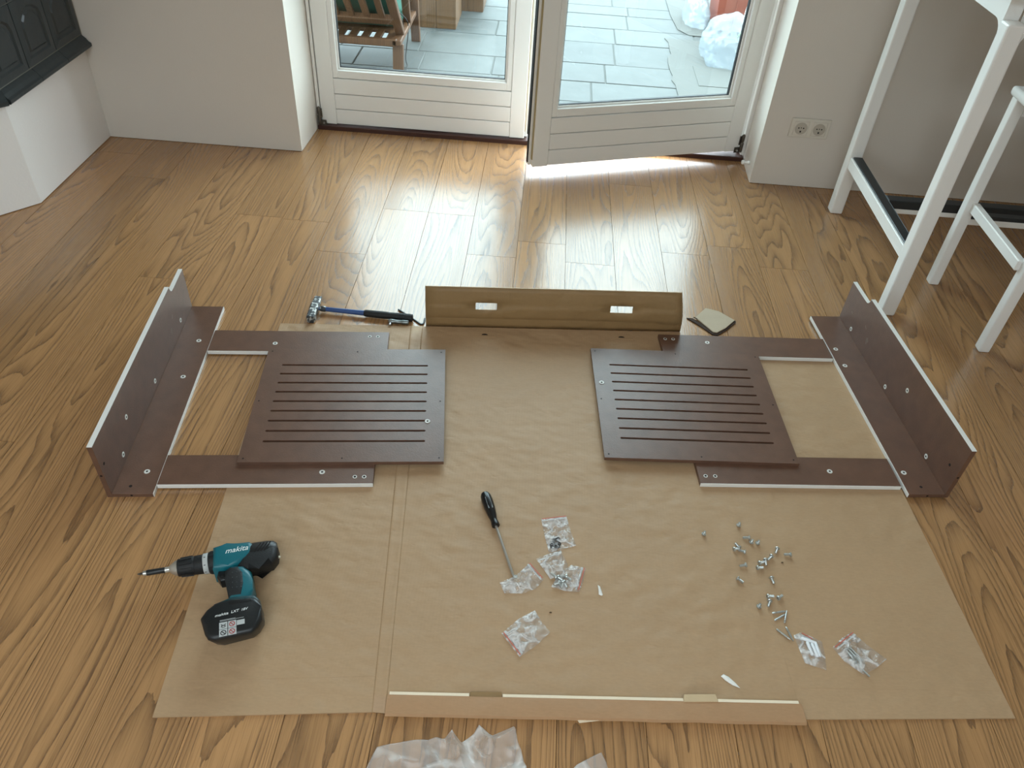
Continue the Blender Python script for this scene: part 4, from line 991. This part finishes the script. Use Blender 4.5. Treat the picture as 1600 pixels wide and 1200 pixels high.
def pin_mesh():
    b = BM(); lathe(b, [(.0012, 0), (.0021, .0015), (.0021, .009), (.0014, .0095), (.0014, .011), (.0021, .0115), (.0021, .026), (.0015, .0265), (.0015, .028), (.0020, .0285), (.0012, .034)], (0, 0, 0), (1, 0, 0), 12); return as_me(b, bolt_m, 'connecting_pin')
pm = pin_mesh()
for (xa, ya, xb, yb, l) in ((.593, 1.012, .627, 1.021, 'farthest of the slim steel pins, lying almost crosswise'), (.595, .994, .622, 1.012, 'slim steel pin slanting between two others in the arrow shape'), (.616, .990, .626, 1.018, 'slim steel pin pointing at the viewer at the right of the arrow shape'),
                            (.595, .973, .624, .947, 'longest slim steel pin reaching under the bag of white dowels'), (.617, .980, .624, .955, 'slim steel pin meeting the longest one by the bag of dowels')):
    o = link('connecting_pin', pm); o.location = (xa, ya, zc + .0016); o.rotation_euler.z = math.atan2(yb - ya, xb - xa); tag(o, l, 'pin', 'slim steel pins on the cardboard')
# contents of the bags
rw = random.Random(3)
wm = BM(); lathe(wm, [(.0022, 0), (.0046, 0), (.0046, .0012), (.0022, .0012), (.0022, 0)], n=14, cap=False); wme = as_me(wm, dark_st, 'washer')
for k in range(14):
    o = link('washer', wme); o.location = (.108 + rw.uniform(-.012, .013), 1.155 + rw.uniform(-.014, .012), zc + .001 + .0006 * (k % 4)); o.rotation_euler = (rw.uniform(-.5, .5), rw.uniform(-.5, .5), 0)
    tag(o, 'small dark steel washer inside the farthest clear zip bag', 'washer', 'washers in the farthest zip bag')
for k in range(8):
    put_bolt('zinc_bolt', 'short', 'zinc bolt inside the clear bag with red line', .125 + rw.uniform(-.014, .016), 1.050 + rw.uniform(-.009, .012), rw.uniform(0, 360), rw.uniform(-15, 15), zc + .005, 'bolts in the red-lined bag')
for (x, y, a, l) in ((.735, .935, -62, 'leftmost long screw in the rightmost clear bag'), (.741, .937, -58, 'middle long screw in the rightmost clear bag'), (.746, .940, -55, 'right long screw in the rightmost clear bag'), (.748, .904, -50, 'nearest long screw in the rightmost clear bag')):
    put_bolt('long_screw', 'long', l, x, y, a, 2, zc + .004, 'long screws in the rightmost bag', 'screw')
w2 = wme.copy(); w2.materials[0] = bolt_m
o = link('washer', w2); o.location = (.7445, .9085, zc + .013); tag(o, 'single washer on the long screws in the rightmost bag', 'washer')
dm = mat('white_dowel_plastic', '#eceff2', .45, bump=.02)
db = BM(); lathe(db, [(.0026, 0), (.0034, .0015), (.0034, .030), (.0026, .032)], (0, 0, 0), (1, 0, 0), 12); dme = as_me(db, dm, 'dowel')
for (x, y, a, l) in ((.644, .955, -18, 'farthest white plastic dowel in its clear bag'), (.655, .947, -82, 'left white plastic dowel in its clear bag'), (.664, .944, -80, 'middle white plastic dowel in its clear bag'), (.672, .946, -84, 'right white plastic dowel in its clear bag')):
    o = link('plastic_dowel', dme); o.location = (x, y, zc + .0036); o.rotation_euler.z = R(a); tag(o, l, 'dowel', 'white dowels in a clear bag')
t = BM(); lathe(t, [(.0022, 0), (.0046, 0), (.0046, .0012), (.0022, .0012), (.0022, 0)], n=14, cap=False)
tag(obj('steel_washer', t, bolt_m, loc=(.0225, 1.047, zc + .0085)), 'small bright washer at the tip of the screwdriver', 'washer')

# paper slivers
paper = mat('white_paper', '#f0eee8', .8, bump=.05)
for l, pts in (('small white paper sliver right of the bags in the middle', [(.2085, 1.049), (.214, 1.045), (.2195, 1.024), (.217, 1.021), (.2105, 1.024)]),
               ('pointed white paper sliver near the front flap', [(.458, .852), (.464, .857), (.474, .852), (.486, .840), (.4945, .829), (.480, .834), (.466, .843)])):
    b = crumple(pts, 0, .004, 60, 3, 4, .0006, .004, False); o = tag(obj('paper_sliver', b, paper, None, True, loc=(0, 0, zc)), l, 'paper')
    md = o.modifiers.new('thickness', 'SOLIDIFY'); md.thickness = .0005

# foam wrapping sheets on the floor at the front
foam = clear_film('foam_wrap', opacity=.20, rough=.4, gloss=.4, white=(1, 1, 1, 1), bump=.2, bscale=160, crease=7, crease_glint_op=.35)  # crease streaks also paint bright highlights onto the foam
def wrap(label, pts, amp, seed, ridges):
    b = crumple(pts, 0.001, amp, 13, seed, 6, .003, .05, False, .35)
    for v in b.verts:
        for (a, c, hgt, wd) in ridges:
            d = pt_seg(v.co.to_2d(), Vector(a), Vector(c)); v.co.z += hgt * max(0, 1 - d / wd)
    o = tag(obj('foam_wrap', b, foam, None, True), label, 'foam wrap', 'translucent foam wrap sheets')
    md = o.modifiers.new('thickness', 'SOLIDIFY'); md.thickness = .0009
wrap('large crumpled translucent foam sheet on the floor before the front flap', [(-.30, .40), (-.235, .58), (-.213, .648), (-.19, .655), (-.142, .668), (-.095, .672), (-.077, .684), (-.058, .668), (-.035, .690), (-.027, .700), (.0, .69), (.039, .705), (.056, .665), (.07, .615), (.05, .50), (.0, .40)], .022, 2,
     [((-.077, .684), (-.03, .58), .020, .016), ((-.11, .675), (-.06, .65), .012, .012), ((-.005, .665), (.045, .700), .022, .018), ((-.027, .700), (-.005, .665), .018, .014), ((0, .60), (.07, .63), .018, .016)])
wrap('small corner of a translucent foam sheet at the bottom edge of the view', [(.13, .50), (.145, .625), (.160, .642), (.205, .668), (.216, .655), (.235, .60), (.26, .50)], .012, 5, [((.155, .635), (.205, .668), .014, .02)])

# crumbs of torn card and saw dust specks
spk = mat('card_crumb', '#5a4630', .9, bump=.1)
for x, y, l in ((.104, .968, 'tiny dark card crumb beyond the nearest empty zip bag'), (.643, 1.153, 'tiny dark crumb beside the rightmost scattered bolts')):
    b = BM(); prism(b, [(-.003, -.001), (.002, -.0016), (.0035, .0012), (-.001, .0018)], 0, .0012); tag(obj('card_crumb', b, spk, loc=(x, y, zc)), l, 'crumb')
